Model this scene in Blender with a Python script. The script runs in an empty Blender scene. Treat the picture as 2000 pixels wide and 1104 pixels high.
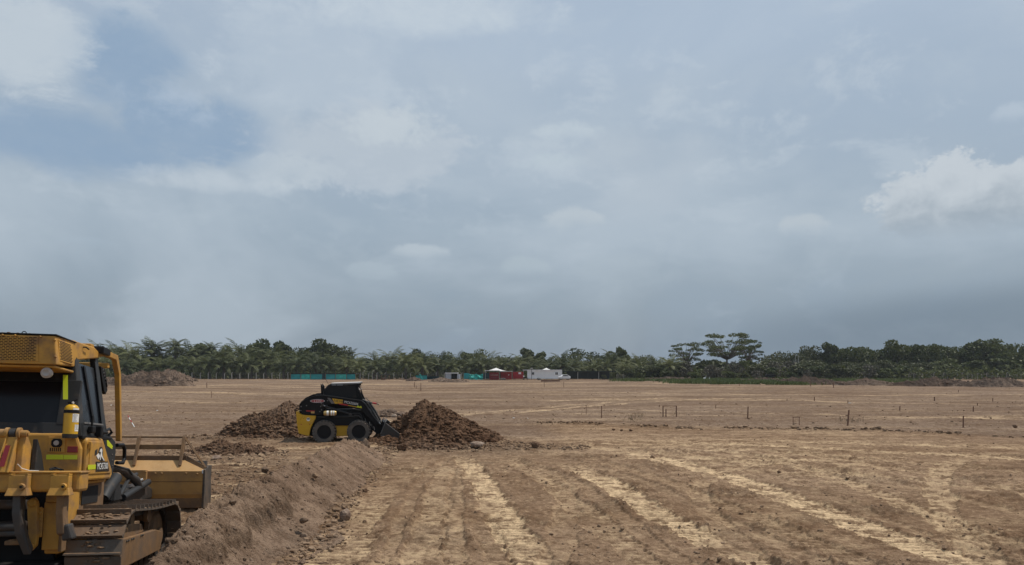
import bpy, math, random
import numpy as np
from mathutils import Matrix, Vector
R = math.radians
S = bpy.context.scene
C = S.collection
rng = np.random.default_rng(7)
random.seed(7)

# ---------------------------------------------------------------- camera
EYE = 2.45
cam_d = bpy.data.cameras.new('camera')
cam = bpy.data.objects.new('camera', cam_d); C.objects.link(cam)
cam.location = (0, 0, EYE); cam.rotation_euler = (R(90), 0, 0)
cam_d.sensor_width = 36; cam_d.lens = 36 * 1455 / 2000
cam_d.shift_y = 174 / 2000
cam_d.clip_start = 0.1; cam_d.clip_end = 12000
S.camera = cam

# ---------------------------------------------------------------- exposure
S.view_settings.view_transform = 'Standard'
S.view_settings.look = 'None'
S.view_settings.exposure = 0.0
S.view_settings.gamma = 1.0

# ---------------------------------------------------------------- sun
SUN_EL, SUN_AZ = 62.0, 66.0        # azimuth from +Y towards +X
SUN_STRENGTH = 3.5
sl = bpy.data.lights.new('sun', 'SUN'); so = bpy.data.objects.new('sun', sl); C.objects.link(so)
sl.energy = SUN_STRENGTH; sl.angle = R(1.5); sl.color = (1.0, 0.93, 0.84)
sd = Vector((math.cos(R(SUN_EL)) * math.sin(R(SUN_AZ)), math.cos(R(SUN_EL)) * math.cos(R(SUN_AZ)), math.sin(R(SUN_EL))))
so.rotation_euler = sd.to_track_quat('Z', 'Y').to_euler()

# ---------------------------------------------------------------- sky
W = bpy.data.worlds.new('World'); S.world = W; W.use_nodes = True
NT = W.node_tree; NT.nodes.clear()
def nd(t, **k):
    n = NT.nodes.new(t)
    for a, b in k.items(): setattr(n, a, b)
    return n
def lk(a, b): NT.links.new(a, b)
def val(sock, v):
    if hasattr(v, 'is_linked') or hasattr(v, 'links'): lk(v, sock)
    else: sock.default_value = v
def mth(op, a, b=0.0, c=None, clamp=False):
    n = nd('ShaderNodeMath', operation=op, use_clamp=clamp)
    val(n.inputs[0], a); val(n.inputs[1], b)
    if c is not None: val(n.inputs[2], c)
    return n.outputs[0]
def srgb(r, g, b):
    f = lambda c: (c / 255 / 12.92) if c / 255 <= 0.04045 else ((c / 255 + 0.055) / 1.055) ** 2.4
    return (f(r), f(g), f(b), 1)
def mixc(f, a, b):
    n = nd('ShaderNodeMix', data_type='RGBA'); n.clamp_factor = True
    val(n.inputs[0], f)
    for s, v in ((n.inputs[6], a), (n.inputs[7], b)):
        val(s, v)
    return n.outputs[2]
def sst(x, a, b):
    n = nd('ShaderNodeMapRange', interpolation_type='SMOOTHSTEP')
    val(n.inputs[0], x); n.inputs[1].default_value = a; n.inputs[2].default_value = b
    return n.outputs[0]
tc = nd('ShaderNodeTexCoord'); sep = nd('ShaderNodeSeparateXYZ'); lk(tc.outputs['Generated'], sep.inputs[0])
AZ = mth('MULTIPLY', mth('ARCTAN2', sep.outputs[0], sep.outputs[1]), 57.2958)     # degrees
EL = mth('MULTIPLY', mth('ARCSINE', sep.outputs[2]), 57.2958)
def azel(px, py):
    az = math.atan((px - 1000) / 1455)
    return math.degrees(az), math.degrees(math.atan((726 - py) / 1455 * math.cos(az)))
def skynoise(sx, sy, scale, det=6, rough=0.55, off=0, dist=0.0):
    cmb = nd('ShaderNodeCombineXYZ')
    lk(mth('MULTIPLY', AZ, sx), cmb.inputs[0]); lk(mth('MULTIPLY', EL, sy), cmb.inputs[1]); cmb.inputs[2].default_value = off
    n = nd('ShaderNodeTexNoise'); lk(cmb.outputs[0], n.inputs['Vector'])
    n.inputs['Scale'].default_value = scale; n.inputs['Detail'].default_value = det
    n.inputs['Roughness'].default_value = rough; n.inputs['Distortion'].default_value = dist
    return n.outputs['Fac']
n_big = skynoise(0.5, 1.0, 0.075, 5, 0.55, 3.1, 0.4)
n_mid = skynoise(0.6, 1.0, 0.25, 8, 0.6, 9.4, 0.3)
n_fine = skynoise(0.75, 1.0, 0.55, 8, 0.62, 5.2, 0.2)
n_edge = skynoise(0.55, 1.0, 0.30, 10, 0.68, 22.3, 0.25)
n_puff = skynoise(0.75, 1.0, 0.7, 12, 0.70, 15.7, 0.15)
sky = nd('ShaderNodeTexSky', sky_type='NISHITA'); sky.sun_disc = False
sky.sun_elevation = R(SUN_EL); sky.sun_rotation = R(SUN_AZ)
sky.dust_density = 3.0
nis = nd('ShaderNodeVectorMath', operation='SCALE'); lk(sky.outputs[0], nis.inputs[0]); nis.inputs['Scale'].default_value = 0.09
# veil of thin high cloud that dims towards the horizon
ramp = nd('ShaderNodeValToRGB'); e = ramp.color_ramp.elements
e[0].position = 0.0; e[0].color = srgb(137, 151, 166)
e[1].position = 1.0; e[1].color = srgb(104, 124, 156)  # overhead sky out of view, darkened to lessen the ambient fill
for p, c in ((0.045, (144, 159, 173)), (0.12, (161, 177, 191)), (0.22, (172, 188, 204)), (0.34, (180, 195, 212)), (0.5, (140, 158, 182))):
    q = ramp.color_ramp.elements.new(p); q.color = srgb(*c)
lk(mth('DIVIDE', EL, 90.0), ramp.inputs[0])
col = mixc(0.86, nis.outputs[0], ramp.outputs[0])
def blob(px, py, rx, ry, amt, noise, lo=0.0, hi=0.5):
    a, e0 = azel(px, py); kx = 1 / (rx / 1455 * 57.3 * math.cos(R(a)) ** 2); ky = 1 / (ry / 1455 * 57.3 * math.cos(R(a)))
    dx = mth('MULTIPLY', mth('SUBTRACT', AZ, a), kx); dy = mth('MULTIPLY', mth('SUBTRACT', EL, e0), ky)
    r2 = mth('ADD', mth('MULTIPLY', dx, dx), mth('MULTIPLY', dy, dy))
    v = mth('SUBTRACT', mth('ADD', 1.0, mth('MULTIPLY', mth('SUBTRACT', noise, 0.5), amt)), r2)
    return sst(v, lo, hi), dy
def vmax(*a):
    r = a[0]
    for b in a[1:]: r = mth('MAXIMUM', r, b)
    return r
# broad veil variation
col = mixc(mth('MULTIPLY', sst(n_big, 0.42, 0.66), 0.5), col, srgb(188, 200, 211))
col = mixc(mth('MULTIPLY', sst(n_big, 0.50, 0.28), 0.35), col, srgb(152, 172, 194))
col = mixc(mth('MULTIPLY', sst(n_edge, 0.50, 0.66), mth('MULTIPLY', sst(EL, 5.0, 16.0), 0.40)), col, srgb(194, 205, 215))
col = mixc(mth('MULTIPLY', sst(n_mid, 0.52, 0.70), 0.22), col, srgb(186, 198, 208))
# darker rain haze low on the right
b_, _ = blob(1950, 660, 900, 130, 0.5, n_big, 0.0, 1.0)
col = mixc(mth('MULTIPLY', b_, 0.48), col, srgb(110, 128, 144))
b_, _ = blob(1400, 20, 1100, 130, 0.8, n_big, 0.0, 1.2)
col = mixc(mth('MULTIPLY', b_, 0.35), col, srgb(176, 193, 212))
# blue opening
h1, _ = blob(245, 125, 140, 85, 3.6, n_edge, -0.1, 0.95)
h2, _ = blob(395, 262, 205, 78, 3.2, n_edge, -0.1, 0.75)
h3, _ = blob(90, 265, 340, 85, 2.0, n_mid, 0.0, 1.0)
hole = vmax(h1, h2, h3)
col = mixc(mth('MULTIPLY', hole, mth('SUBTRACT', 1.05, mth('MULTIPLY', n_fine, 0.5))), col, srgb(140, 164, 190))
w_, _ = blob(340, 205, 130, 60, 3.5, n_fine, 0.4, 1.6)
col = mixc(mth('MULTIPLY', w_, 0.45), col, srgb(178, 194, 212))
# cloud masses
for px, py, rx, ry, am, nz, lo, hi, op, c in (
        (30, 65, 170, 110, 3.0, n_edge, -0.1, 0.8, 0.7, (197, 207, 215)),
        (610, 110, 230, 140, 3.0, n_edge, 0.0, 0.8, 0.5, (185, 198, 211)),
        (700, 295, 250, 85, 3.4, n_edge, 0.0, 0.7, 0.62, (188, 198, 208)),
        (410, 352, 200, 30, 3.0, n_edge, -0.1, 0.9, 0.72, (191, 202, 212)),
        (560, 330, 120, 40, 3.4, n_edge, -0.1, 0.8, 0.5, (191, 202, 211)),
        (760, 250, 110, 45, 3.2, n_puff, 0.0, 0.9, 0.55, (198, 208, 215)),
        (830, 25, 330, 50, 2.6, n_edge, -0.1, 1.2, 0.72, (199, 210, 219)),
        (1110, 260, 80, 24, 3.0, n_puff, 0.0, 0.9, 0.6, (193, 205, 214)),
        (1080, 320, 80, 26, 3.0, n_puff, 0.0, 0.9, 0.45, (190, 203, 212)),
        (1270, 350, 170, 110, 3.2, n_mid, 0.0, 1.2, 0.42, (183, 194, 205)),
        (1120, 432, 66, 30, 2.2, n_puff, 0.0, 0.6, 0.8, (186, 197, 206)),
        (825, 494, 66, 20, 1.8, n_puff, 0.0, 0.6, 0.85, (182, 194, 204)),
        (722, 532, 58, 24, 2.0, n_puff, 0.0, 0.6, 0.6, (172, 186, 197)),
        (1022, 523, 62, 24, 2.0, n_puff, 0.0, 0.6, 0.6, (174, 188, 198)),
        (1230, 530, 130, 50, 3.0, n_puff, 0.0, 1.0, 0.28, (174, 187, 197)),
        (440, 488, 60, 12, 2.4, n_puff, 0.0, 0.9, 0.25, (172, 186, 198)),
        (170, 475, 80, 14, 2.4, n_puff, 0.0, 0.9, 0.25, (170, 186, 200)),
        (1570, 443, 54, 30, 2.0, n_puff, 0.0, 0.6, 0.85, (184, 195, 204)),
        (1550, 292, 50, 9, 2.0, n_puff, 0.0, 0.8, 0.3, (184, 196, 208)),
        (1985, 225, 60, 26, 2.8, n_puff, 0.0, 0.8, 0.45, (192, 204, 216)),
        ):
    m, dyb = blob(px, py, rx, ry, am, nz, lo, hi)
    if rx < 90: m = mth('MULTIPLY', m, sst(mth('ADD', dyb, mth('MULTIPLY', mth('SUBTRACT', n_fine, 0.5), 1.5)), -0.75, 0.35))
    col = mixc(mth('MULTIPLY', m, op), col, srgb(*c))
# the big cumulus on the right, bright on top and greyer towards its base
m1, dy1 = blob(1870, 395, 200, 82, 2.8, n_puff, 0.0, 0.45)
m2, _ = blob(1860, 335, 90, 44, 3.6, n_puff, 0.0, 0.5)
m3, _ = blob(1990, 370, 120, 60, 2.0, n_puff, 0.0, 0.3)
mm = vmax(m1, m2, m3)
shade = mth('ADD', dy1, mth('MULTIPLY', mth('SUBTRACT', n_fine, 0.5), 2.4))
cumcol = mixc(sst(shade, -0.9, 0.7), srgb(155, 168, 180), srgb(198, 206, 213))
fade = sst(dy1, -1.0, -0.2)
col = mixc(mth('MULTIPLY', mm, mth('MULTIPLY', fade, 0.85)), col, cumcol)
# distant rain curtain low on the right, its top edge rising to the right
rl = mth('SUBTRACT', mth('MULTIPLY_ADD', mth('SUBTRACT', AZ, 8.0), 0.165, 1.6), EL)
rl = mth('MULTIPLY', sst(mth('ADD', rl, mth('MULTIPLY', mth('SUBTRACT', n_mid, 0.5), 2.0)), -1.3, 1.5), sst(AZ, 2.0, 26.0))
col = mixc(mth('MULTIPLY', rl, 0.28), col, srgb(104, 121, 138))
bg = nd('ShaderNodeBackground'); lk(col, bg.inputs[0]); bg.inputs[1].default_value = 1.0
wo = nd('ShaderNodeOutputWorld'); lk(bg.outputs[0], wo.inputs[0])
W.cycles.sampling_method = 'MANUAL'; W.cycles.sample_map_resolution = 512

# ---------------------------------------------------------------- materials
def material(name, base=(0.5, 0.5, 0.5), rough=0.6, metal=0.0, var=0.0, vscale=3.0, dirt=None, dirt_amt=0.0, dscale=4.0,
             bump=0.0, bscale=40.0, spec=0.5, coords='Object', chips=None, dust_sun=None):
    m = bpy.data.materials.new(name); m.use_nodes = True; t = m.node_tree; b = t.nodes['Principled BSDF']
    b.inputs['Roughness'].default_value = rough; b.inputs['Metallic'].default_value = metal
    b.inputs['Specular IOR Level'].default_value = spec
    tcn = t.nodes.new('ShaderNodeTexCoord')
    def noise(sc, det=6):
        n = t.nodes.new('ShaderNodeTexNoise'); t.links.new(tcn.outputs[coords], n.inputs['Vector'])
        n.inputs['Scale'].default_value = sc; n.inputs['Detail'].default_value = det; n.inputs['Roughness'].default_value = 0.62
        return n.outputs['Fac']
    def mix(f, a, c):
        n = t.nodes.new('ShaderNodeMix'); n.data_type = 'RGBA'; n.clamp_factor = True
        t.links.new(f, n.inputs[0])
        for s, v in ((n.inputs[6], a), (n.inputs[7], c)):
            if isinstance(v, tuple): s.default_value = (*v[:3], 1)
            else: t.links.new(v, s)
        return n.outputs[2]
    def rmp(f, a, c):
        n = t.nodes.new('ShaderNodeMapRange'); n.interpolation_type = 'SMOOTHSTEP'; t.links.new(f, n.inputs[0])
        n.inputs[1].default_value = a; n.inputs[2].default_value = c
        return n.outputs[0]
    colr = tuple(base)
    if var:
        colr = mix(rmp(noise(vscale), 0.3, 0.7), tuple(c * (1 - var) for c in base), tuple(min(1, c * (1 + var)) for c in base))
    if chips:
        ch = t.nodes.new('ShaderNodeMath'); ch.operation = 'MULTIPLY'; t.links.new(rmp(noise(22, 4), 0.66, 0.74), ch.inputs[0]); t.links.new(rmp(noise(2.2, 4), 0.45, 0.6), ch.inputs[1])
        colr = mix(ch.outputs[0], colr, tuple(chips))
    if dirt:
        f = rmp(noise(dscale, 10), 0.62 - 0.3 * dirt_amt, 0.72)
        mu = t.nodes.new('ShaderNodeMath'); mu.operation = 'MULTIPLY'; t.links.new(f, mu.inputs[0]); mu.inputs[1].default_value = min(1, dirt_amt * 1.2 + 0.2)
        colr = mix(mu.outputs[0], colr, tuple(dirt))
        ru = t.nodes.new('ShaderNodeMapRange'); t.links.new(mu.outputs[0], ru.inputs[0]); ru.inputs[3].default_value = rough; ru.inputs[4].default_value = 0.95
        t.links.new(ru.outputs[0], b.inputs['Roughness'])
    if dust_sun:  # dusty tint on upward faces; on the blade it also paints sunlight
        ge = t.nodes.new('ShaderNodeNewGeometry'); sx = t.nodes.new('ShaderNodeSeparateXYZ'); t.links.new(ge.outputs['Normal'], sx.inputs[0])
        du = t.nodes.new('ShaderNodeMath'); du.operation = 'MULTIPLY'; t.links.new(rmp(sx.outputs[2], 0.35, 0.95), du.inputs[0]); t.links.new(rmp(noise(6, 8), 0.15 if dust_sun[3] > .5 else .35, 0.6), du.inputs[1])
        d2 = t.nodes.new('ShaderNodeMath'); d2.operation = 'MULTIPLY'; t.links.new(du.outputs[0], d2.inputs[0]); d2.inputs[1].default_value = dust_sun[3]
        colr = mix(d2.outputs[0], colr, dust_sun[:3])
    if isinstance(colr, tuple): b.inputs['Base Color'].default_value = (*colr, 1)
    else: t.links.new(colr, b.inputs['Base Color'])
    if bump:
        n = t.nodes.new('ShaderNodeBump'); n.inputs['Strength'].default_value = 1; n.inputs['Distance'].default_value = bump
        t.links.new(noise(bscale, 5), n.inputs['Height']); t.links.new(n.outputs[0], b.inputs['Normal'])
    return m
DUST = (0.21, 0.145, 0.095)
M = dict(
    yellow=material('yellow_paint', (0.50, 0.262, 0.045), 0.55, var=0.14, vscale=2.0, dirt=(0.26, 0.15, 0.07), dirt_amt=0.7, dscale=3.5, bump=0.0015, bscale=30, spec=0.4, chips=(0.09, 0.045, 0.02), dust_sun=(0.34, 0.23, 0.13, .35)),
    yellow2=material('bright_yellow_paint', (0.62, 0.35, 0.015), 0.4, var=0.06, dirt=DUST, dirt_amt=0.3, dscale=3),
    dirtyyellow=material('mud_stained_yellow_paint', (0.20, 0.11, 0.045), 0.8, var=0.25, vscale=3, dirt=(0.14, 0.09, 0.055), dirt_amt=0.95, dscale=3.5, bump=0.004, bscale=25),
    bladeyellow=material('worn_yellow_blade', (0.42, 0.22, 0.06), 0.65, var=0.12, vscale=2.5, dirt=(0.24, 0.14, 0.07), dirt_amt=0.6, dscale=2.0, bump=0.002, bscale=20, chips=(0.12, 0.065, 0.035), dust_sun=(0.58, 0.37, 0.17, .85)),  # dusty tint on upward faces, brightened to paint in sunlight
    black=material('black_paint', (0.009, 0.009, 0.010), 0.55, dirt=(0.06, 0.045, 0.035), dirt_amt=0.15, dscale=4, spec=0.22),
    greyblk=material('dark_grey_paint', (0.028, 0.029, 0.030), 0.55, spec=0.3, dirt=(0.12, 0.09, 0.065), dirt_amt=0.25, dscale=4),
    glass=material('dark_cab_glass', (0.008, 0.009, 0.012), 0.18, spec=0.22, dirt=(0.03, 0.028, 0.025), dirt_amt=0.2, dscale=1.5),
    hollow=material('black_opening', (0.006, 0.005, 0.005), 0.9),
    steel=material('worn_track_steel', (0.115, 0.095, 0.075), 0.55, metal=0.25, dust_sun=(0.20, 0.13, 0.08, .9), var=0.2, vscale=6, dirt=(0.17, 0.11, 0.068), dirt_amt=0.75, dscale=4.5, bump=0.004, bscale=30),
    darksteel=material('dark_greasy_steel', (0.06, 0.056, 0.052), 0.5, metal=0.4, dirt=(0.12, 0.08, 0.055), dirt_amt=0.5, dscale=5, bump=0.003, bscale=30),
    rubber=material('dusty_rubber', (0.115, 0.102, 0.088), 0.9, var=0.2, vscale=6, dirt=(0.18, 0.14, 0.105), dirt_amt=0.5, dscale=5, bump=0.004, bscale=40),
    reflect=material('lime_reflective_tape', (0.55, 0.62, 0.02), 0.4, dirt=(0.2, 0.16, 0.05), dirt_amt=0.1, dscale=12),
    red=material('red_reflector', (0.22, 0.012, 0.015), 0.35),
    redred=material('red_decal', (0.40, 0.02, 0.02), 0.45),
    white=material('white_decal', (0.75, 0.75, 0.72), 0.5),
    plate=material('black_plate', (0.012, 0.012, 0.012), 0.4),
    lamp=material('frosted_lamp_glass', (0.42, 0.38, 0.34), 0.35),
    chrome=material('shiny_rod_steel', (0.5, 0.5, 0.5), 0.3, metal=0.9),
    redcont=material('dark_red_container_paint', (0.36, 0.018, 0.022), 0.55, var=0.15, vscale=0.6),
    whitewall=material('white_panel', (0.80, 0.80, 0.80), 0.6, var=0.05, vscale=0.5),
    greywall=material('pale_grey_panel', (0.45, 0.48, 0.52), 0.6),
    teal=material('turquoise_shade_net', (0.025, 0.31, 0.32), 0.8, var=0.2, vscale=0.7),
    tealbright=material('bright_turquoise_sheet', (0.04, 0.45, 0.39), 0.7, var=0.25, vscale=1.2),
    tealdark=material('dark_blue_green_net', (0.012, 0.05, 0.06), 0.8),
    blacknet=material('black_shade_net', (0.012, 0.016, 0.014), 0.9),
    canvas=material('white_tent_canvas', (0.72, 0.71, 0.68), 0.8),
    concrete=material('pale_concrete', (0.42, 0.40, 0.37), 0.9, var=0.15),
    wood=material('weathered_stake_wood', (0.20, 0.11, 0.07), 0.85, var=0.25, vscale=5, bump=0.002, bscale=40),
    wire=material('wire', (0.18, 0.17, 0.16), 0.6, metal=0.5),
    bark=material('grey_bark', (0.13, 0.105, 0.085), 0.95, var=0.3, vscale=1.5, bump=0.02, bscale=8),
    endsteel=material('worn_end_plate', (0.075, 0.062, 0.050), 0.7, metal=0.2, var=0.3, vscale=3, dirt=(0.15, 0.10, 0.065), dirt_amt=0.6, dscale=3, bump=0.004, bscale=20),
    gold=material('brass_canister', (0.55, 0.38, 0.14), 0.35, metal=0.5),
)
def leafmat(name, a, b, trans=0.25):
    m = bpy.data.materials.new(name); m.use_nodes = True; t = m.node_tree; bs = t.nodes['Principled BSDF']
    bs.inputs['Roughness'].default_value = 0.6; bs.inputs['Specular IOR Level'].default_value = 0.25
    tcn = t.nodes.new('ShaderNodeTexCoord'); oi = t.nodes.new('ShaderNodeObjectInfo')
    n = t.nodes.new('ShaderNodeTexNoise'); t.links.new(tcn.outputs['Object'], n.inputs['Vector']); n.inputs['Scale'].default_value = 1.1; n.inputs['Detail'].default_value = 6
    add = t.nodes.new('ShaderNodeMath'); add.operation = 'MULTIPLY_ADD'; t.links.new(oi.outputs['Random'], add.inputs[0]); add.inputs[1].default_value = 0.35; t.links.new(n.outputs['Fac'], add.inputs[2])
    mr = t.nodes.new('ShaderNodeMapRange'); t.links.new(add.outputs[0], mr.inputs[0]); mr.inputs[1].default_value = 0.42; mr.inputs[2].default_value = 0.95
    mx = t.nodes.new('ShaderNodeMix'); mx.data_type = 'RGBA'; t.links.new(mr.outputs[0], mx.inputs[0]); mx.inputs[6].default_value = (*a, 1); mx.inputs[7].default_value = (*b, 1)
    t.links.new(mx.outputs[2], bs.inputs['Base Color'])
    tr = t.nodes.new('ShaderNodeBsdfTranslucent'); t.links.new(mx.outputs[2], tr.inputs[0])
    ms = t.nodes.new('ShaderNodeMixShader'); ms.inputs[0].default_value = trans
    t.links.new(bs.outputs[0], ms.inputs[1]); t.links.new(tr.outputs[0], ms.inputs[2])
    t.links.new(ms.outputs[0], t.nodes['Material Output'].inputs[0])
    return m
M['palm'] = leafmat('palm_fronds', (0.030, 0.044, 0.015), (0.145, 0.155, 0.055))
M['leaf'] = leafmat('broad_leaves', (0.034, 0.050, 0.016), (0.118, 0.136, 0.042))
M['leaf2'] = leafmat('olive_leaves', (0.042, 0.052, 0.020), (0.105, 0.115, 0.045))
M['dryleaf'] = leafmat('dry_twigs', (0.075, 0.070, 0.052), (0.13, 0.12, 0.085), 0.1)
M['straw'] = leafmat('dry_straw', (0.16, 0.12, 0.07), (0.30, 0.24, 0.15), 0.1)
M['grass'] = leafmat('grass_blades', (0.055, 0.080, 0.022), (0.125, 0.155, 0.05), 0.2)

# soil: tones by dirt (r pale dry subsoil, g loose dark soil, b greyer far soil), with painted clod shadow flecks
def soilmat(name, base, pale, dark, far, bumpd=0.035, use_attr=True):
    m = bpy.data.materials.new(name); m.use_nodes = True; t = m.node_tree; bs = t.nodes['Principled BSDF']
    bs.inputs['Roughness'].default_value = 0.97; bs.inputs['Specular IOR Level'].default_value = 0.1
    geo = t.nodes.new('ShaderNodeNewGeometry')
    def noise(sc, det=8, ro=0.65, vec=(1, 1, 1)):
        mp = t.nodes.new('ShaderNodeMapping'); mp.inputs['Scale'].default_value = vec; t.links.new(geo.outputs['Position'], mp.inputs[0])
        n = t.nodes.new('ShaderNodeTexNoise'); t.links.new(mp.outputs[0], n.inputs['Vector'])
        n.inputs['Scale'].default_value = sc; n.inputs['Detail'].default_value = det; n.inputs['Roughness'].default_value = ro
        return n.outputs['Fac']
    def mr(f, a, b, c=0.0, d=1.0):
        n = t.nodes.new('ShaderNodeMapRange'); n.interpolation_type = 'SMOOTHSTEP'; t.links.new(f, n.inputs[0])
        for i, v in ((1, a), (2, b), (3, c), (4, d)): n.inputs[i].default_value = v
        return n.outputs[0]
    def mix(f, a, c, mode='MIX'):
        n = t.nodes.new('ShaderNodeMix'); n.data_type = 'RGBA'; n.clamp_factor = True; n.blend_type = mode
        if isinstance(f, float): n.inputs[0].default_value = f
        else: t.links.new(f, n.inputs[0])
        for s, v in ((n.inputs[6], a), (n.inputs[7], c)):
            if isinstance(v, tuple): s.default_value = (*v, 1)
            else: t.links.new(v, s)
        return n.outputs[2]
    colr = base
    if use_attr:
        at = t.nodes.new('ShaderNodeAttribute'); at.attribute_name = 'soil'
        sp = t.nodes.new('ShaderNodeSeparateColor'); t.links.new(at.outputs['Color'], sp.inputs[0])
        colr = mix(sp.outputs[2], colr, far); colr = mix(sp.outputs[1], colr, dark)
    n1 = noise(0.9, 10, 0.7); n2 = noise(9.0, 8, 0.7); n3 = noise(60.0, 4, 0.7); n4 = noise(0.12, 6, 0.6, (0.35, 1.4, 1)); n5 = noise(2.2, 12, 0.78, (1.0, 1.15, 1))
    colr = mix(mr(n4, 0.3, 0.7, 0, 1), mix(0.22, colr, (0.0, 0.0, 0.0)), mix(0.12, colr, (0.75, 0.66, 0.52)))
    colr = mix(mr(n1, 0.46, 0.62, 0, 0.40), colr, dark)
    colr = mix(mr(n2, 0.50, 0.60, 0, 0.62), colr, dark)  # dark soil flecks that also paint in shadow between clods
    colr = mix(mr(n2, 0.44, 0.36, 0, 0.34), colr, pale)
    f5 = mr(n5, 0.51, 0.585, 0, 0.72)
    if use_attr:
        s5 = t.nodes.new('ShaderNodeMath'); s5.operation = 'MULTIPLY_ADD'; t.links.new(at.outputs['Alpha'], s5.inputs[0]); s5.inputs[1].default_value = -.75; s5.inputs[2].default_value = 1.0
        s6 = t.nodes.new('ShaderNodeMath'); s6.operation = 'MULTIPLY'; t.links.new(f5, s6.inputs[0]); t.links.new(s5.outputs[0], s6.inputs[1]); f5 = s6.outputs[0]
    colr = mix(f5, colr, dark)
    colr = mix(mr(n5, 0.46, 0.38, 0, 0.22), colr, pale)
    colr = mix(mr(n3, 0.52, 0.62, 0, 0.5), colr, dark)
    if use_attr:
        pm = t.nodes.new('ShaderNodeMath'); pm.operation = 'MULTIPLY'; t.links.new(sp.outputs[0], pm.inputs[0]); t.links.new(mr(n5, 0.58, 0.48, 0.12, 1.0), pm.inputs[1])
        colr = mix(pm.outputs[0], colr, mix(mr(n2, .50, .59, 0, .75), pale, mix(.6, pale, dark)))
    t.links.new(colr, bs.inputs['Base Color'])
    ad = t.nodes.new('ShaderNodeMath'); ad.operation = 'MULTIPLY_ADD'; t.links.new(n3, ad.inputs[0]); ad.inputs[1].default_value = 0.45; t.links.new(n2, ad.inputs[2])
    bu = t.nodes.new('ShaderNodeBump'); bu.inputs['Distance'].default_value = bumpd; bu.inputs['Strength'].default_value = 1.0
    t.links.new(ad.outputs[0], bu.inputs['Height']); t.links.new(bu.outputs[0], bs.inputs['Normal'])
    return m
PALE, DARK, MID, FAR = (0.67, 0.495, 0.30), (0.105, 0.060, 0.032), (0.242, 0.145, 0.080), (0.178, 0.113, 0.075)
M['ground'] = soilmat('graded_soil', MID, PALE, DARK, FAR)
M['berm'] = soilmat('scraped_soil', (0.33, 0.218, 0.145), (0.44, 0.31, 0.21), (0.175, 0.112, 0.072), FAR, 0.09)
M['pile'] = soilmat('loose_brown_soil', (0.165, 0.090, 0.050), (0.28, 0.18, 0.11), (0.070, 0.037, 0.021), FAR, 0.04, False)
M['farpile'] = soilmat('pale_heaped_soil', (0.235, 0.165, 0.12), (0.32, 0.235, 0.175), (0.12, 0.08, 0.056), FAR, 0.08, False)
M['gravel'] = soilmat('grey_gravel', (0.20, 0.195, 0.19), (0.36, 0.35, 0.34), (0.09, 0.085, 0.08), FAR, 0.05, False)
M['stone'] = soilmat('pale_stone', (0.36, 0.275, 0.21), (0.5, 0.41, 0.32), (0.15, 0.10, 0.075), FAR, 0.02, False)

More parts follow.
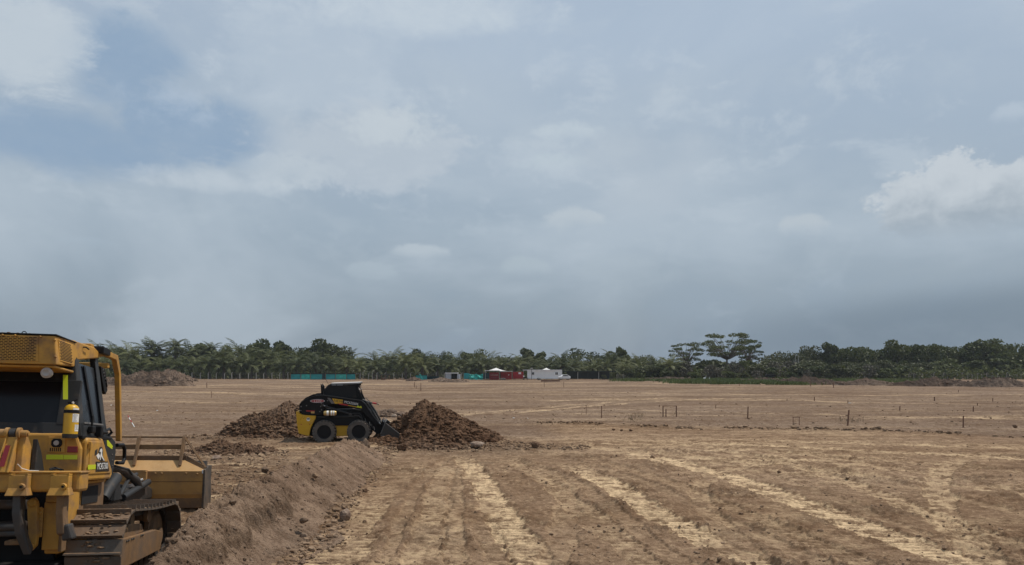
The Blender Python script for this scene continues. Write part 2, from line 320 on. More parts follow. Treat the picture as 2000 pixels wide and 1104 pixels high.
# ---------------------------------------------------------------- mesh helpers
class MB:
    def __init__(s): s.v = []; s.f = []; s.mi = []
    def add(s, vs, fs, mi=0):
        o = len(s.v); s.v.extend([tuple(map(float, q)) for q in vs]); s.f.extend([tuple(i + o for i in q) for q in fs]); s.mi.extend([mi] * len(fs)); return s
    def box(s, x0, x1, y0, y1, z0, z1, mi=0):
        v = [(x, y, z) for x in (x0, x1) for y in (y0, y1) for z in (z0, z1)]
        return s.add(v, [(0, 1, 3, 2), (4, 6, 7, 5), (0, 4, 5, 1), (2, 3, 7, 6), (0, 2, 6, 4), (1, 5, 7, 3)], mi)
    def hexa(s, b, t, mi=0):            # bottom quad, top quad
        return s.add(list(b) + list(t), [(3, 2, 1, 0), (4, 5, 6, 7), (0, 1, 5, 4), (1, 2, 6, 5), (2, 3, 7, 6), (3, 0, 4, 7)], mi)
    def prism(s, poly, ax, a, b, mi=0):  # polygon in the plane across axis ax, from a to b
        def P(q, v): return (v, q[0], q[1]) if ax == 'x' else ((q[0], v, q[1]) if ax == 'y' else (q[0], q[1], v))
        n = len(poly); vs = [P(q, a) for q in poly] + [P(q, b) for q in poly]
        fs = [tuple(range(n))[::-1], tuple(range(n, 2 * n))] + [(i, (i + 1) % n, n + (i + 1) % n, n + i) for i in range(n)]
        return s.add(vs, fs, mi)
    def tube(s, pts, r, n=10, mi=0, cap=True):
        pts = [Vector(p) for p in pts]; rs = r if hasattr(r, '__len__') else [r] * len(pts); o = len(s.v); k = len(pts); vs = []
        up = None
        for i, p in enumerate(pts):
            d = (pts[min(i + 1, k - 1)] - pts[max(i - 1, 0)]).normalized()
            if up is None: up = Vector((0, 0, 1)) if abs(d.z) < 0.9 else Vector((1, 0, 0))
            a = d.cross(up).normalized(); b = a.cross(d).normalized(); up = b
            for j in range(n):
                t = 2 * math.pi * j / n; vs.append(p + (a * math.cos(t) + b * math.sin(t)) * rs[i])
        fs = [(i * n + j, i * n + (j + 1) % n, (i + 1) * n + (j + 1) % n, (i + 1) * n + j) for i in range(k - 1) for j in range(n)]
        if cap: fs += [tuple(range(n))[::-1], tuple(range((k - 1) * n, k * n))]
        return s.add(vs, fs, mi)
    def lathe(s, prof, c, axis='x', n=32, mi=0):   # prof: list of (offset along axis, radius), closed shape
        vs = []
        for (a, r) in prof:
            for j in range(n):
                t = 2 * math.pi * j / n; u, w = r * math.cos(t), r * math.sin(t)
                vs.append((c[0] + a, c[1] + u, c[2] + w) if axis == 'x' else ((c[0] + u, c[1] + a, c[2] + w) if axis == 'y' else (c[0] + u, c[1] + w, c[2] + a)))
        k = len(prof)
        fs = [(i * n + j, i * n + (j + 1) % n, (i + 1) * n + (j + 1) % n, (i + 1) * n + j) for i in range(k - 1) for j in range(n)]
        if prof[0][1] > .05 and prof[-1][1] > .05: fs += [((k - 1) * n + j, (k - 1) * n + (j + 1) % n, (j + 1) % n, j) for j in range(n)]
        else: fs += [tuple(range(n))[::-1], tuple(range((k - 1) * n, k * n))]
        return s.add(vs, fs, mi)
    def build(s, name, mats, parent=None, bevel=0.0, smooth=False):
        me = bpy.data.meshes.new(name); me.from_pydata(s.v, [], s.f); me.update()
        if not isinstance(mats, (list, tuple)): mats = [mats]
        for q in mats: me.materials.append(q)
        if len(mats) > 1: me.polygons.foreach_set('material_index', s.mi)
        import bmesh as bm_
        b = bm_.new(); b.from_mesh(me); bm_.ops.recalc_face_normals(b, faces=b.faces); b.to_mesh(me); b.free()
        if smooth:
            me.polygons.foreach_set('use_smooth', [True] * len(me.polygons))
            me.set_sharp_from_angle(angle=R(40))
        o = bpy.data.objects.new(name, me); C.objects.link(o)
        if parent: o.parent = parent
        if bevel:
            m = o.modifiers.new('bevel', 'BEVEL'); m.width = bevel; m.segments = 2; m.limit_method = 'ANGLE'; m.angle_limit = R(35)
            m.harden_normals = False
        return o
def npmesh(name, v, f, mats, parent=None, smooth=False):
    """fast mesh from numpy arrays, all faces with the same corner count"""
    v = np.asarray(v, np.float32); f = np.asarray(f, np.int32); k = f.shape[1]
    me = bpy.data.meshes.new(name); me.vertices.add(len(v)); me.vertices.foreach_set('co', v.ravel())
    me.loops.add(f.size); me.loops.foreach_set('vertex_index', f.ravel())
    me.polygons.add(len(f)); me.polygons.foreach_set('loop_start', np.arange(0, f.size, k, dtype=np.int32))
    me.polygons.foreach_set('use_smooth', np.full(len(f), smooth))
    me.update(calc_edges=True)
    for q in (mats if isinstance(mats, (list, tuple)) else [mats]): me.materials.append(q)
    o = bpy.data.objects.new(name, me); C.objects.link(o)
    if parent: o.parent = parent
    return o
def tag(o, label=None, cat=None, group=None, kind=None):
    for k, v in (('label', label), ('category', cat), ('group', group), ('kind', kind)):
        if v: o[k] = v
    return o
def empty(name, loc=(0, 0, 0), rz=0.0):
    o = bpy.data.objects.new(name, None); C.objects.link(o); o.location = loc; o.rotation_euler = (0, 0, rz); o.empty_display_size = 0.2
    return o
def copy_tree(o, parent=None):
    c = o.copy(); C.objects.link(c)
    if parent: c.parent = parent
    for ch in list(o.children): copy_tree(ch, c)
    return c
def text_part(name, txt, size, mat, parent, mw, depth=0.002, sx=1.0, bold=0.0):
    cu = bpy.data.curves.new(name, 'FONT'); cu.body = txt; cu.size = size; cu.extrude = depth; cu.offset = bold
    cu.align_x = 'CENTER'; cu.align_y = 'CENTER'; cu.resolution_u = 3
    t = bpy.data.objects.new(name, cu); C.objects.link(t)
    dg = bpy.context.evaluated_depsgraph_get(); dg.update()
    me = bpy.data.meshes.new_from_object(t.evaluated_get(dg)); bpy.data.objects.remove(t)
    me.transform(mw @ Matrix.Diagonal((sx, 1, 1, 1))); me.materials.clear(); me.materials.append(mat)
    o = bpy.data.objects.new(name, me); C.objects.link(o); o.parent = parent
    return o
def dist_of(py, z=0.0): return 1455 * (EYE - z) / (py - 726)
def at(px, d, z=0.0): return ((px - 1000) / 1455 * d, d, z)

# ---------------------------------------------------------------- numpy noise
def _h(ix, iy, seed):
    n = (ix.astype(np.int64) * 374761393 + iy.astype(np.int64) * 668265263 + seed * 1442695041) & 0xffffffff
    n = ((n ^ (n >> 13)) * 1274126177) & 0xffffffff
    n = ((n ^ (n >> 16)) * 2246822519) & 0xffffffff
    return (n ^ (n >> 15)) & 0xffffffff
def vnoise(x, y, seed=0):
    ix, iy = np.floor(x), np.floor(y); fx, fy = x - ix, y - iy
    def g(a, b):
        t = _h(ix + a, iy + b, seed) * (2 * math.pi / 4294967296.0)
        return np.cos(t) * (fx - a) + np.sin(t) * (fy - b)
    u = fx * fx * fx * (fx * (fx * 6 - 15) + 10); w = fy * fy * fy * (fy * (fy * 6 - 15) + 10)
    return ((g(0, 0) * (1 - u) + g(1, 0) * u) * (1 - w) + (g(0, 1) * (1 - u) + g(1, 1) * u) * w) * 1.5
def fbm(x, y, octs=4, seed=0, gain=0.5):
    s = 0; a = 1.0
    for i in range(octs): s = s + a * vnoise(x * 2 ** i, y * 2 ** i, seed + i * 17); a *= gain
    return s
def sm(a, b, x):
    t = np.clip((x - a) / (b - a), 0, 1); return t * t * (3 - 2 * t)
# ================================================================ GROUND
# dozer frame (needed for the cut it stands in)
DZ_M = (Matrix.Rotation(R(12), 4, 'Z') @ Matrix.Rotation(R(-6), 4, 'X') @ Matrix.Rotation(R(1.5), 4, 'Y'))
DZ_M.translation = Vector((-5.5795, 7.8795, -0.03))
DZ_I = np.array(DZ_M.inverted())
SK_O = Vector((-6.068, 26.842, -0.063)); SK_YAW = -82
# tracks left by tracked machines: (control points (y, x), belt width, paleness, cleat depth)
PASS_Y = [
    ([(6, .95), (9.4, .30), (12.5, -.15), (15.9, -.60), (19, -1.0), (23, -1.6)], .60, 1.15, .024),
    ([(6, -1.05), (9.4, -1.18), (13, -1.35), (17.5, -1.60), (22, -1.8)], .55, .35, .010),
    ([(6, -2.1), (9.5, -2.35), (12, -2.5), (14, -2.6), (17, -2.7)], .70, .60, .018),
    ([(6, 3.9), (9.5, 3.14), (12.5, 2.55), (16.7, 2.1), (21, 1.2)], .66, 1.2, .026),
    ([(6, 2.2), (9.5, 1.75), (13, 1.3), (18, .6), (24, -.6)], .55, .4, .016),
    ([(6, 6.1), (9.4, 5.85), (13.5, 5.50), (17.5, 5.1), (21, 4.2), (25, 2.6)], .78, 1.35, .018),
    ([(6, 5.0), (9.5, 4.55), (13, 4.1), (18, 3.2), (23, 1.6)], .5, .25, .024),
    ([(6, 8.2), (10, 7.05), (15.9, 7.55), (20, 7.4), (24.5, 6.2), (27, 4.2)], .55, .6, .024),
    ([(9, 11.4), (13, 10.8), (17, 10.2), (22, 8.8), (26, 6.2)], .5, .4, .020),
    ([(9, 13.5), (15.2, 10.5), (21.7, 5.0), (26, 1.5)], .5, .5, .012),
    ([(11, 16.5), (16, 13.6), (20.5, 10.8), (25, 6.0), (28, 1.0)], .4, .5, .012),
    ([(16, 20.0), (20, 15.5), (24, 10.0), (27.5, 4.0), (29, .5)], .8, .6, .008),
    ([(18, 25.0), (22.5, 18), (26, 10.5), (29.5, 3.0)], .9, .5, .008),
    ([(6, .15), (10, -.2), (14, -.7)], .4, .2, .022),
    ([(6, 2.9), (10, 2.1), (14, 1.75), (18, 1.2), (23, -.8)], .32, .12, .004),
    ([(6, -.5), (10, -.75), (14, -1.05), (19, -1.4), (23, -1.2)], .30, .30, .003),
    ([(6, -1.55), (10, -1.7), (15, -2.0), (20, -2.0), (24, -1.4)], .25, .15, .003),
    ([(6, 4.6), (10, 3.9), (14, 3.3), (18, 2.7), (23, .8)], .34, .15, .004),
    ([(6, 7.0), (10, 6.3), (15, 6.3), (19, 6.0), (23, 4.4)], .36, .12, .004),
    ([(7, 9.6), (11, 9.1), (16, 8.6), (21, 7.4), (26, 4.8)], .36, .2, .004),
    ([(7, 3.2), (12, 3.3), (16, 3.9), (19, 5.6), (22, 8.5)], .45, .45, .014),
    ([(6, 5.2), (10, 6.3), (14, 8.0), (19, 10.9), (23, 15)], .5, .55, .012),
    ([(6, -.3), (11, .8), (16, 1.2), (20, .6), (24, -1.6)], .5, .35, .014),
    ([(6, 7.3), (10, 8.0), (14, 9.8), (18, 12.5)], .4, .5, .018),
]
PASS_X = [   # ruts running across the far field: (x, y)
    ([(-9, 34), (-3.8, 40), (4.6, 51), (10.3, 61), (18, 66), (34, 70)], .9, .7),
    ([(-9, 35.5), (-3.8, 42), (4.6, 54), (10.3, 65), (18, 71), (34, 76)], .8, .6),
    ([(-30, 62), (-12, 60), (5, 66), (28, 60), (50, 52)], 1.6, .5),
    ([(-40, 48), (-20, 44), (-10, 46), (2, 45), (20, 40), (36, 38)], 1.1, .4),
    ([(-70, 128), (-30, 138), (0, 146), (30, 150), (70, 140)], 5.0, .6),
    ([(-10, 23.8), (-6, 24.3), (-3.2, 24.2), (-1, 22.6)], .9, .8),
    ([(4, 48), (16, 44), (30, 36)], .7, .5), ([(6, 92), (24, 84), (60, 80)], 2.2, .5),
    ([(-60, 90), (-30, 84), (-4, 92)], 2.0, .5),
]
def spline(pts, q):
    p = np.array(pts, float); t = np.linspace(0, 1, 200); n = len(p); k = np.arange(n) / (n - 1)
    # smooth by dense interpolation then box filter
    a = np.interp(t, k, p[:, 0]); b = np.interp(t, k, p[:, 1]); ker = np.ones(41) / 41
    pad = lambda u: np.concatenate([2 * u[0] - u[20:0:-1], u, 2 * u[-1] - u[-2:-22:-1]])
    a = np.convolve(pad(a), ker, 'valid'); b = np.convolve(pad(b), ker, 'valid')
    f = np.interp(q, a, b); return f, a, b
WIND = [(1.6, 35.6), (5, 33.2), (8.5, 31.8), (14.6, 30.6), (17, 29.2), (20, 26.5), (24, 25.5), (30, 25)]
def dozer_local(x, y, z=None):
    n = DZ_M.col[2]; ox, oy, oz = DZ_M.translation
    zz = oz - (n[0] * (x - ox) + n[1] * (y - oy)) / n[2]
    lx = DZ_I[0, 0] * x + DZ_I[0, 1] * y + DZ_I[0, 2] * zz + DZ_I[0, 3]
    ly = DZ_I[1, 0] * x + DZ_I[1, 1] * y + DZ_I[1, 2] * zz + DZ_I[1, 3]
    return lx, ly, zz
LAST = {}
def ground(x, y, detail=True, lite=False):
    x = np.asarray(x, float); y = np.asarray(y, float); r = np.hypot(x, y)
    far = sm(28, 60, r)
    z = 0.05 * fbm(x / 9, y / 9, 3, 3) * (1 + 1.2 * far) * sm(4, 14, r)
    z = z + 0.25 * fbm(x / 60, y / 60, 2, 8) * sm(40, 90, r) * (1 - sm(190, 300, r))
    pale = np.zeros_like(z); dark = np.zeros_like(z); loose = np.ones_like(z)
    near = 1 - sm(24, 30, r)
    wl, _, _ = spline([(a, b) for a, b in WIND], np.clip(x, 1.6, 30))
    farm = sm(-1.0, 1.5, y - wl + 0.9 * vnoise(x / 1.7, y / 1.7, 77)) * sm(0.5, 2.5, x) + sm(24.5, 29, y + 1.2 * vnoise(x / 3, y / 3, 78)) * (1 - sm(0.5, 2.5, x))
    farm = np.clip(farm, 0, 1)
    left = 1 - sm(-3.4, -2.9, x)                     # side of the windrow where the dozer works
    xo, yo = x, y
    if lite: psel = np.zeros(0, int)
    else: psel = np.nonzero((y > 4) & (y < 31) & (np.abs(x) < 34))[0]
    x, y = x[psel], y[psel]; zz_, pp_, dd_, ll_ = z[psel], pale[psel], dark[psel], loose[psel]
    if len(psel):
        c_wob = 0.08 * vnoise(x * 1.3, y * 0.8, 21); c_brk = sm(-0.45, 0.15, vnoise(x / 1.3 + 9, y / 2.2, 33) + 0.25); c_rag = .16 * fbm(x * 3.2, y * 2.0, 4, 23, .65)
        c_ed = sm(-.25, .5, vnoise(x * .9, y * .45, 43) + .5 * vnoise(x * 4, y * 4, 41)); c_ed2 = 0.7 + vnoise(x * 6, y * 6, 42); c_sk = 0.03 * vnoise(x * 2, y * 2, 4)
        c_p = 0.50 + 0.62 * sm(-.55, .45, fbm(x * 2.6, y * 2.2, 5, 90, .7)); c_dk = sm(-.1, .5, vnoise(x * 1.1, y * .7, 55))
    for pts, w, pa, cl in (PASS_Y if len(psel) else ()):
        ys = np.array([p[0] for p in pts]);
        f, a, b = spline(pts, y)
        m = (y > ys.min() - 2) & (y < ys.max())
        if not m.any(): continue
        sl = np.interp(y, a, np.gradient(b, a)); cs = 1 / np.sqrt(1 + sl * sl)
        arc = np.interp(y, a, np.concatenate([[0], np.cumsum(np.hypot(np.diff(a), np.diff(b)))]))
        d = (x - f) * cs
        d = d + c_wob
        end = (1 - sm(ys.max() - 4, ys.max(), y)) * m
        brk = c_brk
        rag = c_rag * w
        e = (1 - sm(w * .44, w * .54, np.abs(d) + rag)) * end
        edge = np.exp(-((np.abs(d) - w * .62) / .09) ** 2) * end
        skew = arc + 0.10 * d + c_sk
        cleat = (0.5 + 0.5 * np.sin(skew * 2 * math.pi / 0.19)) ** 1.5
        edge = edge * c_ed
        zz_ = zz_ - 0.022 * e + 0.012 * edge * c_ed2 - cl * 1.7 * e * cleat * brk
        pp_ = np.maximum(pp_, pa * e * (0.25 + 0.75 * brk) * (1 - 0.85 * cleat * brk * (cl > .012)) * c_p)
        dd_ = np.maximum(dd_, 0.22 * edge * c_dk)
        ll_ = ll_ * (1 - 0.75 * e)
    x, y = xo, yo
    ll_ = ll_ * (1 - .65 * sm(-.05, .45, fbm(x[psel] / 1.3 + 7, y[psel] / 4.0, 3, 411))) if len(psel) else ll_
    z[psel], pale[psel], dark[psel], loose[psel] = zz_, pp_, dd_, ll_
    if lite: return z, pale, dark, farm
    for pts, w, pa in PASS_X:
        xs = [p[0] for p in pts]; f, a, b = spline(pts, x)
        sl = np.interp(x, a, np.gradient(b, a)); d = (y - f) / np.sqrt(1 + sl * sl)
        end = sm(xs[0], xs[0] + 3, x) * (1 - sm(xs[-1] - 3, xs[-1], x))
        e = (1 - sm(w * .3, w * .6, np.abs(d) + 0.2 * w * vnoise(x / w / 3, y / w, 61))) * end
        z = z - 0.03 * e
        pale = np.maximum(pale, pa * e * (0.6 + 0.5 * vnoise(x / 2.5, y / 1.5, 62)))
    zone = np.exp(-(((x - 7.4) / 3.2) ** 2 + ((y - 20.3) / 3.6) ** 2)) + .7 * np.exp(-(((x - 3) / 4) ** 2 + ((y - 25.5) / 2.2) ** 2)) + .6 * np.exp(-(((x + 1.6) / 1.4) ** 2 + ((y - 18.5) / 2.2) ** 2))
    pale = np.maximum(pale, np.clip(zone, 0, 1) * .60 * sm(-.15, .5, fbm(x * 1.8, y * 1.2, 5, 91, .7)))
    # loose churned soil between the tracks, broad dry patches
    q = fbm(x / 2.2, y / 1.6, 4, 101); q2 = fbm(x / 0.55, y / 0.45, 3, 131)
    dark = np.clip(np.maximum(dark, near * sm(.05, .75, q + .35 * q2) * .55 * (1 - pale)), 0, 1)
    pale = np.clip(pale + near * (1 - left) * sm(.1, .9, fbm(x / 3.5 + 4, y / 1.3, 4, 141)) * .22 * (1 - dark), 0, 1)
    pale = pale + 0.25 * sm(-6, 6, x) * sm(18, 24, y) * (1 - farm) * (1 - pale) * sm(-.3, .5, fbm(x / 5, y / .9, 3, 171))
    # far streaks: flat bands scraped by the grader
    st = fbm(x / 14, y / 2.6, 4, 201); st2 = fbm(x / 45 + 3, y / 9, 3, 211)
    pale = pale + farm * (0.20 * sm(.0, .8, st) + 0.24 * sm(-.1, .8, st2) * sm(40, 110, y))
    dark = np.maximum(dark, farm * (0.5 * sm(.35, .75, fbm(x / 5, y / .55, 4, 241, .6)) * (1 - sm(60, 110, y)) + 0.34 * sm(.1, .9, -st) + 0.25 * sm(.3, .9, fbm(x / 3, y / .8, 3, 231)) * (1 - sm(70, 120, y))))
    z = z + farm * (1 - sm(120, 200, y)) * (0.035 * st + 0.03 * fbm(x / 4, y / 1.2, 3, 221))
    if detail:
        am = near + 0.4 * (1 - near) * (1 - sm(40, 70, r))
        rdg = 1 - np.abs(fbm(x / .33, y / .26, 3, 301))
        clod = sm(.05, .5, vnoise(x * 8, y * 8, 311)) * .5 + sm(.1, .5, vnoise(x * 17, y * 17, 312)) * .3
        z = z + am * (.25 + .75 * loose) * (0.022 * fbm(x / .9, y / .7, 3, 321) + 0.040 * (rdg - .5) * (.4 + sm(-.2, .6, q)) + 0.042 * clod * (0.3 + sm(-.3, .5, q)) + .010 * sm(.1, .6, vnoise(x * 30, y * 30, 313)))
        z = z + am * 0.006 * vnoise(x * 12, y * 12, 331)
        # churned edge of the graded pad
        wn = np.exp(-((y - wl) / .42) ** 2) * sm(1.0, 3.0, x) * sm(-.35, .25, vnoise(x / 1.9, y / 6, 341) + .12)
        z = z + wn * (0.04 + 0.09 * np.abs(fbm(x * 1.6, y * 1.6, 3, 351)))
        dark = np.clip(dark + .5 * wn, 0, 1); pale = pale * (1 - wn)
    # debris apron round the big heaps
    ap = np.exp(-(((x + 1.9) / 3.0) ** 2 + ((y - 23.6) / 2.0) ** 2)) + np.exp(-(((x + 10.2) / 2.6) ** 2 + ((y - 27.2) / 1.6) ** 2)) + .5 * np.exp(-(((x - .6) / 1.8) ** 2 + ((y - 24.2) / 1.0) ** 2))
    ap = np.clip(ap * (1 + .8 * vnoise(x * 1.2, y * 1.2, 361)), 0, 1)
    dark = np.maximum(dark, .75 * ap); pale = pale * (1 - .8 * ap)
    z = z + 0.05 * ap * np.abs(fbm(x * 1.8, y * 1.8, 3, 371))
    # brown worked soil left of the windrow
    lz = left * sm(10, 12, y) * (1 - sm(23, 25.5, y))
    dark = np.maximum(dark, lz * (.25 + .45 * sm(-.4, .6, fbm(x / 1.8, y / .6, 4, 381)))); pale = np.maximum(pale * (1 - .5 * lz), lz * .5 * sm(.2, .8, fbm(x / 1.6, y / .5, 3, 391)))
    # cut in which the dozer stands: follows its tracks, with a bank up to the blade
    lx, ly, pz = dozer_local(x, y)
    wx = sm(-2.0, -1.55, lx) * (1 - sm(1.32, 1.75, lx)); wy = sm(-1.6, -.6, ly) * (1 - sm(2.95, 3.5, ly))
    z = z * (1 - wx * wy) + (pz + 0.01 * fbm(x * 2, y * 2, 2, 5)) * wx * wy
    bl = np.exp(-((ly - 4.45) / .38) ** 2) * sm(-2.4, -1.8, lx) * (1 - sm(1.5, 2.2, lx))
    z = z + bl * (0.17 + .05 * fbm(x * 2.5, y * 2.5, 3, 9)); dark = np.maximum(dark, .7 * bl)
    # lie of the land below the loader
    LAST['smooth'] = np.clip(1 - loose, 0, 1)
    return z, np.clip(pale, 0, 1), np.clip(dark, 0, 1), farm
TH = np.concatenate([np.radians(np.linspace(-180, -49, 36, endpoint=False)), np.arctan(np.linspace(-1.15, 1.15, 1500)), np.radians(np.linspace(49.2, 180, 36, endpoint=False)[1:])])
RR = np.concatenate([np.linspace(.5, 6.0, 10, endpoint=False), 1 / np.linspace(1 / 6.0, 1 / 62., 640, endpoint=False), np.geomspace(62, 320, 130, endpoint=False), np.geomspace(320, 1500, 14)])
def build_ground():
    T, Q = np.meshgrid(TH, RR); X = np.sin(T) * Q; Y = np.cos(T) * Q
    z, pa, da, fa = ground(X.ravel(), Y.ravel())
    nt, nr = len(TH), len(RR)
    v = np.stack([X.ravel(), Y.ravel(), z], 1); v = np.vstack([v, [[0, 0, float(z[:nt].mean())]]])
    i = np.arange(nr - 1)[:, None] * nt; j = np.arange(nt)[None, :]; j2 = (j + 1) % nt
    f = np.stack([i + j, i + j2, i + nt + j2, i + nt + j], -1).reshape(-1, 4)
    o = npmesh('ground', v, f[:, ::-1], M['ground'], smooth=True)
    at_ = o.data.color_attributes.new('soil', 'FLOAT_COLOR', 'POINT')
    cc = np.ones((len(v), 4), np.float32); cc[:-1, 0] = pa; cc[:-1, 1] = da; cc[:-1, 2] = fa; cc[:-1, 3] = LAST['smooth']; at_.data.foreach_set('color', cc.ravel())
    tag(o, 'bare graded brown soil with pale machine tracks', None, kind='structure')
    return o
build_ground()
def gz(x, y):
    return float(ground(np.array([x]), np.array([y]))[0][0])

# ---------------------------------------------------------------- pebble and clod shapes
def ico(sub):
    t = (1 + 5 ** .5) / 2
    v = [(-1, t, 0), (1, t, 0), (-1, -t, 0), (1, -t, 0), (0, -1, t), (0, 1, t), (0, -1, -t), (0, 1, -t), (t, 0, -1), (t, 0, 1), (-t, 0, -1), (-t, 0, 1)]
    f = [(0, 11, 5), (0, 5, 1), (0, 1, 7), (0, 7, 10), (0, 10, 11), (1, 5, 9), (5, 11, 4), (11, 10, 2), (10, 7, 6), (7, 1, 8), (3, 9, 4), (3, 4, 2), (3, 2, 6), (3, 6, 8), (3, 8, 9), (4, 9, 5), (2, 4, 11), (6, 2, 10), (8, 6, 7), (9, 8, 1)]
    v = [np.array(q) / np.linalg.norm(q) for q in v]
    for _ in range(sub):
        cache = {}; nf = []
        def mid(a, b):
            k = (min(a, b), max(a, b))
            if k not in cache: q = v[a] + v[b]; v.append(q / np.linalg.norm(q)); cache[k] = len(v) - 1
            return cache[k]
        for a, b, c in f:
            x, y, z = mid(a, b), mid(b, c), mid(c, a); nf += [(a, x, z), (b, y, x), (c, z, y), (x, y, z)]
        f = nf
    return np.array(v), np.array(f)
def rockshape(sub, seed, rough=.28):
    v, f = ico(sub); g = np.random.default_rng(seed)
    for _ in range(9):                      # cut flats so that it reads as a broken stone
        n = g.normal(size=3); n /= np.linalg.norm(n); c = g.uniform(.55, .92); d = v @ n
        v = v - np.maximum(d - c, 0)[:, None] * n * .92
    v = v * (1 + rough * (g.random((len(v), 1)) - .5) * .5) * np.array([1, g.uniform(.7, 1), g.uniform(.55, .85)])
    return v, f
CLODS = [rockshape(1, s, .5) for s in range(5)]
def clod_field(name, xs, ys, zs, sizes, mat, parent=None, seed=0):
    g = np.random.default_rng(seed); V = []; F = []; o = 0
    for k, (cv, cf) in enumerate(CLODS):
        sel = np.arange(len(xs)) % len(CLODS) == k; n = sel.sum()
        if not n: continue
        a = g.uniform(0, 2 * math.pi, n); s = sizes[sel]; sx = s * g.uniform(.75, 1.35, n); sy = s * g.uniform(.75, 1.2, n)
        c, d = np.cos(a), np.sin(a)
        vx = cv[None, :, 0] * sx[:, None]; vy = cv[None, :, 1] * sy[:, None]; vz = cv[None, :, 2] * (s * g.uniform(.85, 1.25, n))[:, None]
        X = vx * c[:, None] - vy * d[:, None] + xs[sel][:, None]; Y = vx * d[:, None] + vy * c[:, None] + ys[sel][:, None]; Z = vz + zs[sel][:, None]
        V.append(np.stack([X, Y, Z], -1).reshape(-1, 3)); F.append((cf[None] + (np.arange(n) * len(cv))[:, None, None]).reshape(-1, 3) + o); o += n * len(cv)
    return npmesh(name, np.vstack(V), np.vstack(F), mat, parent)

